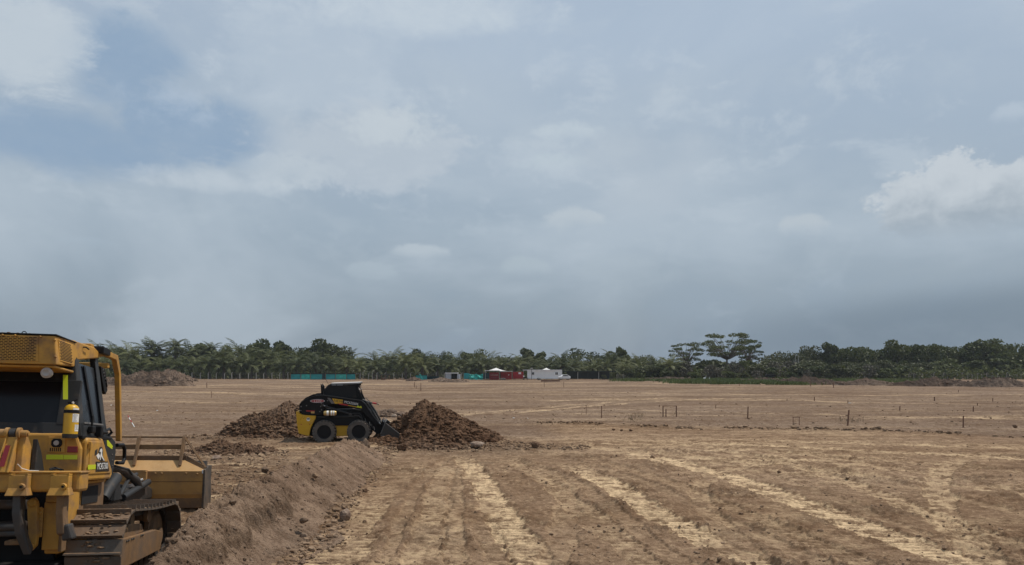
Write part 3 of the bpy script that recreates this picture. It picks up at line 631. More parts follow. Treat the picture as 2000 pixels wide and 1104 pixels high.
# ---------------------------------------------------------------- the windrow (earth berm) beside the dozer
BC = [(6.3, -3.50), (7.0, -3.48), (8.2, -3.72), (9.3, -3.93), (10.3, -4.00), (11.6, -4.12), (13, -4.18), (15, -4.12), (17, -4.22), (19, -4.32), (21, -4.45), (23.3, -4.6)]
def build_berm():
    ny, nx = 900, 300
    inv = np.linspace(1 / 6.0, 1 / 23.2, ny); yy = 1 / inv
    u = np.linspace(-1, 1, nx)
    Y, U = np.meshgrid(yy, u, indexing='ij')
    cx = np.interp(Y, [b[0] for b in BC], [b[1] for b in BC]) + .05 * vnoise(Y * .9, Y * 0, 5)
    rw = np.interp(Y, [6, 9.4, 11, 13, 16, 19.9, 21, 23], [.75, .95, 1.28, 1.05, 1.0, .95, .9, .6]) * (1 + .10 * vnoise(Y * .8, Y * 0 + 3, 6))
    lw = np.interp(Y, [6, 8, 10, 12, 16, 23], [.55, .50, .60, .85, .8, .5])
    h = np.interp(Y, [6, 8, 10, 13, 16, 19, 21.3, 22.6, 23.2], [.52, .60, .70, .70, .72, .70, .52, .30, .0]) * (1 + .07 * vnoise(Y * .7, Y * 0 + 9, 7))
    X = np.where(U >= 0, cx + U * rw * 1.22, cx + U * lw * 1.3)
    # profile: rounded crest, straight scraped right face, rougher left face
    t = np.where(U >= 0, U * 1.22, -U * 1.3)
    prof = np.clip(1 - t, 0, 1); prof = prof + .02 * np.exp(-(t / .12) ** 2) * -1 + .02
    prof = prof * (1 - .10 * np.sin(np.clip(t, 0, 1) * math.pi) * (U < 0))
    Z = h * prof
    # slip scar: the near part of the right face has broken away
    scar = (1 - sm(11.6, 13.2, Y)) * sm(7.5, 8.6, Y)
    edge = .36 + .17 * fbm(Y * 1.4, Y * 0 + 31, 3, 8) + .10 * fbm(Y * 6, X * 3, 4, 9, .7)
    tr = np.where(U >= 0, t, 0)
    Z = Z + scar * h * (.12 * np.exp(-((tr - edge + .14) / .16) ** 2) - .17 * sm(edge - .02, edge + .09, tr) * (1 - sm(.62, 1.05, tr)))
    # teeth marks running down the face and crumbled clods
    am = sm(.0, .12, prof) * (1 - sm(22, 23, Y))
    drag = Y * 1.0 + X * .35
    stri = vnoise(drag * 7.5, X * 1.1, 11) * .5 + vnoise(drag * 17, X * 1.6, 12) * .35
    right = (U > 0).astype(float)
    Z = Z + am * right * .045 * (stri + .35 * vnoise(drag * 34, X * 2.2, 10)) * (1 - .3 * scar)
    rough = am * ((1 - right) * .8 + right * (.16 + .45 * scar * (1 - sm(edge - .02, edge + .12, tr))))
    dl = X * .8 - Y * .55
    Z = Z + rough * (.055 * fbm(X * 3.2, Y * 2.8, 5, 13, .6) + .055 * np.abs(vnoise(dl * 8, (X + Y) * 1.6, 14)) + .035 * sm(.05, .5, vnoise(X * 11, Y * 11, 15)))
    Z = Z + am * .012 * fbm(X * 12, Y * 10, 3, 16, .7)
    crack = sm(.22, .42, fbm(X * 1.1 + 5, Y * .9, 4, 17, .6)) * am * right
    Z = Z - .09 * crack * np.abs(fbm(X * 7, Y * 5, 3, 18, .7))
    g0 = ground(np.where(U < 0, cx, X).ravel(), Y.ravel(), False, True)[0].reshape(X.shape)
    lx, ly, pz = dozer_local(X, Y)
    inner = sm(.75, 1.25, -U * 1.3)
    Z = Z + np.where(U < 0, 0, g0)
    Z = Z - .03 - inner * .6 * (U < 0)
    tone_p = np.clip(.35 * sm(-.2, .6, fbm(X * .9, Y * .6, 3, 19)) + .25 * sm(.2, .6, stri) * right, 0, 1)
    tone_d = np.clip(.5 * sm(.1, .35, -stri) * right + .45 * sm(0, .5, fbm(X * 1.5 + 8, Y * 1.1, 4, 20)) + .7 * scar * np.exp(-((tr - edge - .03) / .06) ** 2) + .4 * crack, 0, 1)
    v = np.stack([X, Y, Z], -1).reshape(-1, 3)
    i = np.arange(ny - 1)[:, None] * nx; j = np.arange(nx - 1)[None]
    f = np.stack([i + j, i + j + 1, i + nx + j + 1, i + nx + j], -1).reshape(-1, 4)
    o = npmesh('earth_berm', v, f, M['berm'], smooth=True)
    a = o.data.color_attributes.new('soil', 'FLOAT_COLOR', 'POINT'); cc = np.zeros((len(v), 4), np.float32)
    cc[:, 0] = tone_p.ravel(); cc[:, 1] = tone_d.ravel(); cc[:, 3] = .2; a.data.foreach_set('color', cc.ravel())
    tag(o, 'long scraped earth berm running from beside the dozer to the loader', 'earth berm')
    return v
BV = build_berm()

# ---------------------------------------------------------------- heaps
def heap(name, cx, cy, rx, ry, hgt, mat, label, cat, seed=0, peak=(0, 0), res=110, pw=1.15, clods=700, csize=(.02, .10), rough=.10, lobes=(), notch=False, parentless=True, rz=0.0, cm=None):
    n = res * 2; th = np.linspace(0, 2 * math.pi, n, endpoint=False); rr = np.linspace(0, 1, res) ** .8
    T, Q = np.meshgrid(th, rr); out = 1 + .13 * vnoise(np.cos(T) * 1.6 + seed, np.sin(T) * 1.6, seed) + .05 * vnoise(np.cos(T) * 5, np.sin(T) * 5 + seed, seed + 1)
    lx = np.cos(T) * Q * rx * out + peak[0] * (1 - Q); ly = np.sin(T) * Q * ry * out + peak[1] * (1 - Q)
    c, s = math.cos(rz), math.sin(rz); X = cx + lx * c - ly * s; Y = cy + lx * s + ly * c
    base = hgt * (1 - Q) ** pw
    base = hgt * (np.sqrt((1 - Q) ** 2 + .0016) - .04) if pw == 1.15 else base
    for (ax, ay, ar, ah) in lobes: base = base + ah * np.exp(-(((X - ax) / ar) ** 2 + ((Y - ay) / ar) ** 2))
    if notch: base = base * (1 - sm(26.75, 26.1, Y) * sm(-3.35, -3.85, X)) if False else base * (1 - (1 - sm(26.1, 26.9, Y)) * (1 - sm(-3.95, -3.35, X)))
    k = max(rx, ry)
    am = sm(1.0, .85, Q) if False else np.clip((1 - Q) / .12, 0, 1)
    f1 = fbm(X * 2.2 / k ** .5, Y * 2.2 / k ** .5, 4, seed + 3); f2 = np.abs(vnoise(X * 7, Y * 7, seed + 9)); f3 = sm(.0, .5, vnoise(X * 15, Y * 15, seed + 10))
    Z = base + am * rough * (f1 * .8 + f2 * .55 + f3 * .18)
    gzv = ground(X.ravel(), Y.ravel(), False, True)[0].reshape(X.shape)
    Z = Z + gzv - .06 * Q ** 3
    v = np.stack([X, Y, Z], -1).reshape(-1, 3)
    i = np.arange(res - 1)[:, None] * n; j = np.arange(n)[None]; j2 = (j + 1) % n
    f = np.stack([i + j, i + j2, i + n + j2, i + n + j], -1).reshape(-1, 4)
    o = npmesh(name, v, f[:, ::-1], mat, smooth=False)
    if clods:
        g = np.random.default_rng(seed + 100); idx = g.choice(len(v), clods, p=(Q.ravel() * (.35 + Q.ravel())) / (Q.ravel() * (.35 + Q.ravel())).sum())
        sz = csize[0] + (csize[1] - csize[0]) * g.random(clods) ** 6
        sz = sz * (.6 + .7 * Q.ravel()[idx])
        cl = clod_field('soil_clods', v[idx, 0], v[idx, 1], v[idx, 2] + sz * .2, sz, cm or mat, None, seed)
        cl.parent = o; cl['kind'] = 'stuff'
    tag(o, label, cat)
    return o
# loose heap in front of the loader bucket (low right shoulder, spill towards the camera)
heap('soil_pile', -2.65, 26.3, 2.30, 2.35, 1.44, M['pile'], 'tall dark brown soil pile in front of the loader bucket', 'soil pile', 3, peak=(-.45, .3), res=200, clods=9000, csize=(.016, .11), rough=.17, lobes=((-.9, 25.0, .8, .15), (-1.9, 24.6, .7, .12)), notch=True)
heap('soil_pile', -9.05, 28.8, 2.15, 1.7, 1.22, M['pile'], 'rounded dark brown soil pile behind the back of the loader', 'soil pile', 11, peak=(.45, 0), res=180, clods=5600, csize=(.018, .10), rough=.15, lobes=((-10.2, 28.3, .8, .18), (-7.8, 28.8, .9, .2)))
heap('soil_pile', -8.7, 22.9, 1.5, 1.0, .32, M['pile'], 'low churned soil heap just beyond the dozer blade', 'soil pile', 17, res=120, clods=1800, csize=(.016, .09), rough=.16)
heap('soil_pile', -2.7, 23.7, 1.5, .55, .13, M['pile'], 'low ridge of stony spill at the near foot of the tall soil pile', 'soil pile', 23, res=80, clods=700, csize=(.025, .13), rough=.13)
# far heaps
def fh(px, base_py, top_py, wpx, label, mat='farpile', seed=0, depth=.5, name='soil_mound', cat='soil mound', rough=.3, pk=0):
    d = dist_of(base_py); s = d / 1455; hh = EYE - (top_py - 726) * s; x = (px - 1000) * s
    rx = wpx * s / 2; ry = max(rx * depth, hh * 1.2)
    return heap(name, x, d + ry, rx, ry, hh * 1.02, M[mat], label, cat, seed, res=60, pw=.75, clods=260, csize=(.04, .28), rough=rough * hh * .5, peak=(pk * s, 0))
fh(262, 755, 727, 230, 'wide pale soil mound behind the dozer riser posts', seed=31, depth=.3, rough=.5, pk=25)
fh(318, 745, 721, 110, 'higher soil mound behind the wide pale mound', seed=33, depth=.35)
fh(382, 739.5, 726.5, 46, 'small grey gravel heap left of the palm row', 'gravel', seed=35, name='gravel_pile', cat='gravel pile', rough=.15)
fh(208, 738.5, 724, 60, 'pale gravel heap seen between dozer cab and riser post', 'gravel', seed=37, name='gravel_pile', cat='gravel pile', rough=.1)
fh(502, 739, 733, 26, 'tiny pale rubble heap left of the turquoise screen', 'gravel', seed=39, name='rubble_heap', cat='rubble heap')
fh(808, 743.5, 735, 34, 'low brown soil mound left of the leaning turquoise strip', seed=41)
fh(860, 745.5, 736.5, 52, 'brown soil mound in front of the small grey shed', seed=43)
fh(895, 746.5, 740, 46, 'flat soil mound right of the mound by the grey shed', seed=45)
fh(1310, 745, 738, 150, 'low grey clod ridge at the foot of the scrub', seed=47, depth=.15, rough=.7)
fh(1490, 746, 739, 140, 'grey clod ridge below the black box in the scrub', seed=49, depth=.15, rough=.8)
fh(1585, 750, 736, 150, 'pale earth mound left of the white-topped fence', seed=51, depth=.2, rough=.7)
fh(1700, 753, 739, 140, 'smooth soil mound under the left end of the post fence', seed=53, depth=.25, rough=.35)
fh(1840, 754, 738.5, 190, 'long rough soil mound in the middle of the right spoil bank', seed=55, depth=.2, rough=.6)
fh(1960, 754.5, 736, 170, 'high rough soil mound at the right end of the spoil bank', seed=57, depth=.22, rough=.6)

# ---------------------------------------------------------------- loose clods lying about
def scatter_clods():
    g = np.random.default_rng(5); xs = []; ys = []; sz = []
    def addp(x, y, s): xs.append(x); ys.append(y); sz.append(s)
    # foot of the berm
    n = 900; y = 1 / g.uniform(1 / 23, 1 / 9, n); cx = np.interp(y, [9, 10.4, 11, 12.3, 14, 16, 20, 23], [-2.95, -2.9, -2.76, -3.05, -3.25, -3.35, -3.55, -3.9]); addp(cx + g.normal(0, .16, n) + .1, y, .012 + .05 * g.random(n) ** 4)
    # pad: sprinkled, denser along track edges
    n = 13000; y = 1 / g.uniform(1 / 34, 1 / 7.5, n); u = g.uniform(-.36, .95, n); x = u * y
    k = (fbm(x / 1.6, y / 1.1, 3, 401) + g.normal(0, .25, n) > .12) & (x > -3.0)
    addp(x[k], y[k], .006 + .035 * g.random(k.sum()) ** 9)
    # churned rim of the pad
    n = 1900; x = g.uniform(1.2, 26, n); wl, _, _ = spline(WIND, np.clip(x, 1.6, 30)); k = vnoise(x / 1.9, x * 0 + 5, 341) > -.25; addp(x[k], (wl + g.normal(0, .28, n))[k], .012 + .10 * g.random(k.sum()) ** 7)
    # between blade and loader
    n = 2200; y = 1 / g.uniform(1 / 25.5, 1 / 13.2, n); x = g.uniform(-.43, -.29, n) * y - .2; k = x < np.interp(y, [12, 23], [-4.9, -5.1]); addp(x[k], y[k], .01 + .05 * g.random(k.sum()) ** 5)
    # around heaps
    for cx, cy, rx, ry, n in ((-2.2, 24.6, 2.9, 1.7, 1500), (-9.4, 28.0, 2.8, 1.5, 700), (-8.9, 22.7, 1.9, 1.0, 500), (.3, 24.2, 2.2, 1.0, 500)):
        a = g.uniform(0, 6.28, n); q = np.sqrt(g.random(n)) * 1.1; addp(cx + rx * q * np.cos(a), cy + ry * q * np.sin(a), .015 + .07 * g.random(n) ** 4)
    # far field
    n = 1500; y = 1 / g.uniform(1 / 110, 1 / 34, n); x = g.uniform(-.55, .7, n) * y; addp(x, y, .02 + .06 * g.random(n) ** 4)
    xs, ys, sz = map(np.concatenate, (xs, ys, sz)); z = ground(xs, ys)[0]
    o = clod_field('soil_clods', xs, ys, z + sz * .25, sz, M['pile_clod'], None, 9); tag(o, 'loose clods and pebbles scattered over the bare soil', 'clods', kind='stuff')
    # clods on the berm
    idx = g.choice(len(BV), 3200); s2 = .006 + .045 * g.random(3200) ** 5
    b = BV[idx]; o = clod_field('berm_clods', b[:, 0], b[:, 1], b[:, 2] + s2 * .2, s2, M['berm_clod'], None, 10); tag(o, 'small clods lying on the earth berm', 'clods', kind='stuff')
M['pile_clod'] = soilmat('dry_clod', (0.27, 0.178, 0.11), (0.42, 0.30, 0.2), (0.14, 0.088, 0.055), FAR, .01, False)
M['berm_clod'] = soilmat('berm_clod', (0.20, 0.135, 0.092), (0.32, 0.23, 0.16), (0.10, 0.065, 0.042), FAR, .01, False)
scatter_clods()
def rock(px, py, wpx, hpx, label, mat='stone', seed=0, z=None, name='rock', cat='rock', dz=0.0):
    d = dist_of(py, z or 0.0); s = d / 1455; x = (px - 1000) * s; zz = gz(x, d) if z is None else z
    v, f = rockshape(2, seed, .22); v = v / np.abs(v).max(0); v = v * np.array([wpx * s / 2, wpx * s / 2 * .85, hpx * s * .56])
    a = seed * 1.3; c, q = math.cos(a * .2), math.sin(a * .2)
    o = npmesh(name, np.stack([v[:, 0] * c - v[:, 1] * q, v[:, 0] * q + v[:, 1] * c, v[:, 2]], 1), f, M[mat]); o.location = (x, d, zz + hpx * s * .42 + dz)
    return tag(o, label, cat)
rock(675, 1016, 25, 25, 'pale pinkish rock at the foot of the berm', seed=2)
rock(659, 981, 20, 14, 'half buried brown rock at the berm foot beyond the pale rock', 'pile_clod', seed=3)
rock(713, 965, 11, 10, 'small dark round stone on the track past the berm foot', 'pile', seed=4)
rock(714, 882, 22, 28, 'squared brown block on the far end of the berm by the front wheel', 'berm_clod', seed=6, z=.12)
rock(616, 935, 15, 12, 'brown stone stuck in the berm face', 'pile_clod', seed=7, z=.42)
rock(517, 924, 20, 13, 'pale rounded stone on top of the berm', 'berm_clod', seed=8, z=.66)
rock(594, 1022, 20, 12, 'flat pale stone low on the berm face', 'berm_clod', seed=9, z=.22)
rock(1045, 877, 20, 14, 'dark clod lying alone right of the tall soil pile', 'pile', seed=10)
rock(932, 872, 30, 10, 'flat tan slab at the right foot of the tall soil pile', 'stone', seed=12, z=.08)
rock(848, 869, 12, 9, 'small pale stone at the near foot of the tall soil pile', seed=13, z=.06)
rock(785, 882, 22, 15, 'dark brown block left of the foot of the tall soil pile', 'pile', seed=14)
rock(423, 897, 20, 9, 'pale stone beyond the right corner of the dozer blade', 'stone', seed=15)
rock(1275, 891, 12, 8, 'round stone alone on the dark band of the graded pad', 'pile_clod', seed=16)
rock(400, 853, 9, 5, 'small dark clod on bare soil left of the brown pile', 'pile', seed=18)
for i, (px, py, w, h, lb) in enumerate(((795, 811, 10, 6, 'rightmost pale stone of the row behind the bucket'), (781, 812, 14, 8, 'largest pale stone of the row behind the bucket'), (770, 813, 12, 7, 'middle pale stone of the row behind the bucket'), (757, 812, 9, 6, 'leftmost pale stone of the row behind the bucket'))):
    o = rock(px, py, w, h, lb, 'stone', 20 + i); o['group'] = 'pale stones behind the bucket'
fh(750, 813, 803, 96, 'low brown earth hump behind the loader coupler', seed=26, depth=.5, name='earth_hump', cat='earth hump', rough=.3)
for i, (px, py, w, h, lb) in enumerate(((1198, 841, 9, 4, 'leftmost of three dark clods on the pad edge'), (1214, 842, 7, 4, 'middle of three dark clods on the pad edge'), (1232, 842, 9, 4, 'rightmost of three dark clods on the pad edge'), (1982, 834, 9, 7, 'round dark clod near the right edge of the field'), (1521, 926, 8, 5, 'dark clod on the pale track in the middle of the pad'))):
    rock(px, py, w, h, lb, 'pile', 30 + i, name='clod', cat='clod')
# ================================================================ VEGETATION
def quads(ctr, dirs, ups, w, l):
    """leaf quads: centre, length direction, width direction"""
    a = dirs * (l[:, None] / 2); b = ups * (w[:, None] / 2)
    v = np.stack([ctr - a - b * .5, ctr - a + b * .5, ctr + a * .3 + b, ctr + a, ctr + a * .3 - b], 1)
    n = len(ctr); f = np.arange(n * 5).reshape(n, 5)
    return v.reshape(-1, 3), f
def unit(v): return v / np.maximum(np.linalg.norm(v, axis=-1, keepdims=True), 1e-9)
def palm_proto(seed, trunk_h, crown_r, nf, lean=.0):
    g = np.random.default_rng(seed); root = empty('oil_palm'); V = []; F = []; o = 0
    tr = MB(); tr.tube([(0, 0, -.3), (lean * .3, 0, trunk_h * .5), (lean, 0, trunk_h)], [.36, .30, .36], 9)
    for k in range(26):                       # old frond stubs
        a = g.uniform(0, 6.28); z = trunk_h * g.uniform(.1, 1.0); p = Vector((math.cos(a) * .3 + lean * z / trunk_h, math.sin(a) * .3, z)); tr.tube([p, p + Vector((math.cos(a) * .22, math.sin(a) * .22, .28))], [.07, .03], 4)
    tr.build('trunk', M['bark'], root)
    C0 = np.array([lean, 0, trunk_h])
    for k in range(nf):
        a = k * 2.39996 + g.normal(0, .12); lev = (k + .5) / nf; el = R(76 - 104 * lev ** .9) + g.normal(0, .07); L = crown_r * g.uniform(.9, 1.15) * (1.0 - .12 * (lev > .8))
        d = np.array([math.cos(a), math.sin(a), 0.0]); n = 11; t = np.linspace(0, 1, n)
        ang = el - (1.25 + .5 * g.random()) * t ** 1.5
        seg = L / (n - 1); pts = [C0 + np.array([0, 0, .1])]
        for i in range(n - 1): pts.append(pts[-1] + (d * math.cos(ang[i]) + np.array([0, 0, math.sin(ang[i])])) * seg)
        P = np.array(pts); T = unit(np.gradient(P, axis=0)); side = np.cross(T, [0, 0, 1.0]); side = unit(side + 1e-6); nrm = np.cross(side, T)
        # rachis
        w = .07 * (1 - t) + .015; vs = np.concatenate([P - side * w[:, None], P + side * w[:, None]]); fs = [(i, i + 1, n + i + 1, n + i) for i in range(n - 1)]
        V.append(vs); F += [tuple(q + o for q in f) for f in fs]; o += len(vs)
        m = 20; tt = np.linspace(.12, 1, m)
        for sgn in (-1, 1):
            c = np.stack([np.interp(tt, t, P[:, i]) for i in range(3)], 1); Tm = np.stack([np.interp(tt, t, T[:, i]) for i in range(3)], 1); Sm = np.stack([np.interp(tt, t, side[:, i]) for i in range(3)], 1) * sgn; Nm = np.stack([np.interp(tt, t, nrm[:, i]) for i in range(3)], 1)
            ll = crown_r * .17 * np.sin(np.clip(tt * .92 + .12, 0, 1) * math.pi) ** .6 + .12
            dr = unit(Sm * .7 + Tm * .75 + Nm * g.normal(.05, .10, (m, 1)) - np.array([0, 0, .45])); wd = unit(Tm - .2 * Nm)
            v, f = quads(c + dr * (ll / 2)[:, None], dr, wd, np.full(m, .15 * crown_r / 3.6), ll)
            V.append(v); F += [tuple(q) for q in (f + o).tolist()]; o += len(v)
    me = bpy.data.meshes.new('crown'); me.from_pydata(np.vstack(V).tolist(), [], F); me.materials.append(M['palm']); c = bpy.data.objects.new('crown', me); C.objects.link(c); c.parent = root
    return root
def leafcloud(g, ctrs, rads, n, size, squash=.75, mat=None):
    ctrs = np.array(ctrs); rads = np.array(rads); p = rads ** 2 / (rads ** 2).sum(); k = g.choice(len(ctrs), n, p=p)
    u = unit(g.normal(size=(n, 3))); q = (.55 + .5 * g.random(n)) ** .8
    pos = ctrs[k] + u * (rads[k] * q)[:, None] * np.array([1, 1, squash])
    d = unit(u + g.normal(0, .7, (n, 3)) - np.array([0, 0, .25])); w = unit(np.cross(d, g.normal(size=(n, 3))))
    sz = size * g.uniform(.6, 1.4, n)
    return quads(pos, d, w, sz * .6, sz)
def crown_obj(root, v, f, mat, name='crown'):
    o = npmesh(name, v, f, mat, root); return o
def branchy(tr, g, a, b, r0, r1, wob=.25, n=5):
    a, b = np.array(a, float), np.array(b, float); L = np.linalg.norm(b - a); pts = [a + (b - a) * t + g.normal(0, wob * L * .12, 3) * math.sin(t * math.pi) for t in np.linspace(0, 1, n)]
    tr.tube([tuple(p) for p in pts], list(np.linspace(r0, r1, n)), 6)
def broad_proto(seed, h, w, name='broadleaf_tree', mat='leaf', n=2600, size=.62, low=.22, lobes=13, squash=.72):
    g = np.random.default_rng(seed); root = empty(name); tr = MB(); th = h * low
    branchy(tr, g, (0, 0, -.3), (0, 0, th + h * .1), .3 * h / 10, .2 * h / 10)
    cs = []; rs = []
    for k in range(lobes):
        a = k * 2.4 + g.normal(0, .3); q = math.sqrt((k + .5) / lobes); rad = w / 2 * q * .78; top = h * (.86 - .30 * q ** 2 + g.normal(0, .05)); bot = th + h * .1
        z = top if g.random() < .62 else bot + (top - bot) * g.uniform(.15, .8)
        r = w * g.uniform(.13, .21); cs.append((rad * math.cos(a), rad * math.sin(a), max(z - r * .4, bot))); rs.append(r)
    cs.append((0, 0, h * .62)); rs.append(w * .26)
    for c in cs[:9]: branchy(tr, g, (0, 0, th * .9), c, .11 * h / 10, .03)
    tr.build('trunk', M['bark'], root)
    v, f = leafcloud(g, cs, rs, n, size, squash); crown_obj(root, v, f, M[mat]); return root
def umbrella_proto(seed, h, w, n=1500, layers=4):
    g = np.random.default_rng(seed); root = empty('umbrella_tree'); tr = MB(); fork = h * .42
    branchy(tr, g, (0, 0, -.3), (.2, 0, fork), .34, .24)
    cs = []; rs = []
    for L in range(layers):
        z = h * (.96 - .13 * L); rr = w / 2 * (.78, 1.0, .92, .62, .4)[L]; k = (10, 16, 15, 10, 7)[L]
        for i in range(k):
            a = i * 6.283 / k + g.normal(0, .25) + L; q = rr * g.uniform(.45, 1.0); c = (q * math.cos(a), q * math.sin(a), z - .09 * h * (q / (w / 2)) ** 2 + g.normal(0, .25)); cs.append(c); rs.append(w * g.uniform(.05, .10))
            m = (c[0] * .45, c[1] * .45, fork + (c[2] - fork) * .55); branchy(tr, g, (.2, 0, fork), m, .13, .08, n=4); branchy(tr, g, m, (c[0], c[1], c[2] - .1), .08, .03, n=4)
    tr.build('trunk', M['bark'], root)
    v, f = leafcloud(g, cs, rs, n, .38, .30); crown_obj(root, v, f, M['leaf']); return root
def bush_proto(seed, h, w, mat, n=900, size=.4, name='bush'):
    g = np.random.default_rng(seed); root = empty(name); tr = MB(); cs = []; rs = []
    for k in range(8):
        a = g.uniform(0, 6.28); q = g.uniform(0, .36) * w; r = g.uniform(.16, .26) * w; z = g.uniform(.25, .8) * h; cs.append((q * math.cos(a), q * math.sin(a), z)); rs.append(min(r, h * .4)); branchy(tr, g, (0, 0, -.1), cs[-1], .06, .02, n=4)
    tr.build('stem', M['bark'], root)
    v, f = leafcloud(g, cs, rs, n, size, .9); crown_obj(root, v, f, M[mat], 'foliage'); return root
# prototypes are placed as the first of their kind, then copied
PROTO = dict(
    palm=[palm_proto(1, 3.6, 4.9, 24), palm_proto(2, 3.2, 4.6, 22, .3), palm_proto(3, 4.0, 5.1, 26, -.3), palm_proto(4, 3.4, 4.9, 23)],
    tall=[palm_proto(5, 10.0, 4.6, 26, .5), palm_proto(6, 9.4, 4.4, 24, -.4)],
    broad=[broad_proto(11, 10, 10), broad_proto(12, 10, 12, lobes=16), broad_proto(13, 10, 8, low=.3)],
    olive=[broad_proto(14, 10, 11, 'olive_tree', 'leaf2', size=.5), broad_proto(15, 10, 13, 'olive_tree', 'leaf2', lobes=17, size=.5)],
    airy=[broad_proto(16, 10, 10, 'airy_tree', 'leaf', n=900, size=.5, squash=.5, low=.35)],
    umb=[umbrella_proto(21, 13, 15, n=3400), umbrella_proto(22, 13, 18, n=4600, layers=4)],
    bush=[bush_proto(31, 3.5, 4.5, 'leaf2'), bush_proto(32, 3.0, 4, 'leaf')],
    dry=[bush_proto(33, 4, 5, 'dryleaf', n=800, size=.32, name='dry_bush'), bush_proto(34, 4.5, 5, 'dryleaf', n=700, size=.32, name='dry_bush')])
PH = dict(palm=6.6, tall=13.5, broad=9.6, olive=9.6, airy=9.6, umb=13, bush=3.6, dry=4.3)
USED = {}
def plant(kind, px, top, d, label, group, wscale=1.0, z0=0.0, var=None, cat=None):
    ps = PROTO[kind]; i = (var if var is not None else int(px * 7 + d)) % len(ps); key = (kind, i)
    if key not in USED: o = ps[i]; USED[key] = 1
    else: o = copy_tree(ps[i])
    hgt = EYE + (726 - top) * d / 1455 - z0; s = hgt / PH[kind]
    o.location = at(px, d, z0); o.rotation_euler = (0, 0, (px * .37) % 6.28); o.scale = (s * wscale, s * wscale, s)
    tag(o, label, cat or {'palm': 'palm tree', 'tall': 'palm tree', 'bush': 'bush', 'dry': 'bush'}.get(kind, 'tree'), group)
    return o
ORD = ['first', 'second', 'third', 'fourth', 'fifth', 'sixth', 'seventh', 'eighth', 'ninth', 'tenth', 'eleventh', 'twelfth', 'thirteenth', 'fourteenth', 'fifteenth', 'sixteenth']
ZONES = [(0, 345, 'above the pale mounds'), (345, 470, 'above the rubble heap'), (470, 566, 'left of turquoise screen'), (566, 700, 'behind turquoise screen'),
         (700, 800, 'right of turquoise screen'), (800, 905, 'above the grey shed'), (905, 1030, 'behind the red containers'), (1030, 1105, 'behind the white site office'),
         (1105, 1215, 'behind black net enclosure'), (1215, 1335, 'left of grey scrub'), (1335, 1520, 'above the grassy strip'), (1520, 1640, 'above the black box'), (1640, 1780, 'behind post fence left half'), (1780, 1900, 'above middle spoil bank'), (1900, 2100, 'above right spoil end')]
def auto_label(items, adj, noun, group):
    """ordinal labels by landmark, counted from the left in each zone"""
    out = {}
    for a, b, where in ZONES:
        s = sorted([q for q in items if a <= q[0] < b]); n = len(s)
        for k, q in enumerate(s):
            out[q] = ('%s %s %s' % (adj, noun, where)) if n == 1 else '%s %s from left %s, %s' % (ORD[k] if k < 16 else 'last', noun, where, adj)
    return out
g = np.random.default_rng(44)
# front row of oil palms
front = []
x = 208.
while x < 1330:
    if not (1275 < x < 1295): front.append((round(x + g.uniform(-4, 4), 1), round(float(np.interp(x, [160, 340, 470, 600, 700, 880, 1000, 1200, 1330], [694, 692, 692, 698, 697, 698, 700, 702, 708]) + g.uniform(-5, 5)), 1), round(float(g.uniform(238, 246)), 1)))
    x += g.uniform(24, 36)
for q, l in auto_label(front, 'low and full', 'oil palm', 0).items(): plant('palm', q[0], q[1], q[2], l, 'oil palms of the front plantation row', 1.12)
back = []
x = 170.
while x < 1330:
    back.append((round(x + g.uniform(-5, 5), 1), round(float(np.interp(x, [160, 250, 330, 470, 600, 700, 880, 1000, 1200, 1330], [676, 674, 672, 674, 684, 688, 690, 692, 694, 700]) + g.uniform(-4, 5)), 1), round(float(g.uniform(254, 268)), 1)))
    x += g.uniform(24, 36)
for q, l in auto_label(back, 'in the second row', 'oil palm', 0).items(): plant('palm', q[0], q[1], q[2], l, 'oil palms of the second plantation row', 1.0)
for px, top, l in ((299, 655, 'tallest oil palm, its fronds standing clear of the tree line above the pale mound'), (340, 657, 'tall spreading oil palm just right of the tallest one'), (467, 667, 'slim oil palm poking up left of the dark round trees'), (412, 664, 'tall ragged oil palm between the gravel heap and the dark round trees')):
    plant('tall', px, top, 262, l, 'tall oil palms above the plantation', 1.1)
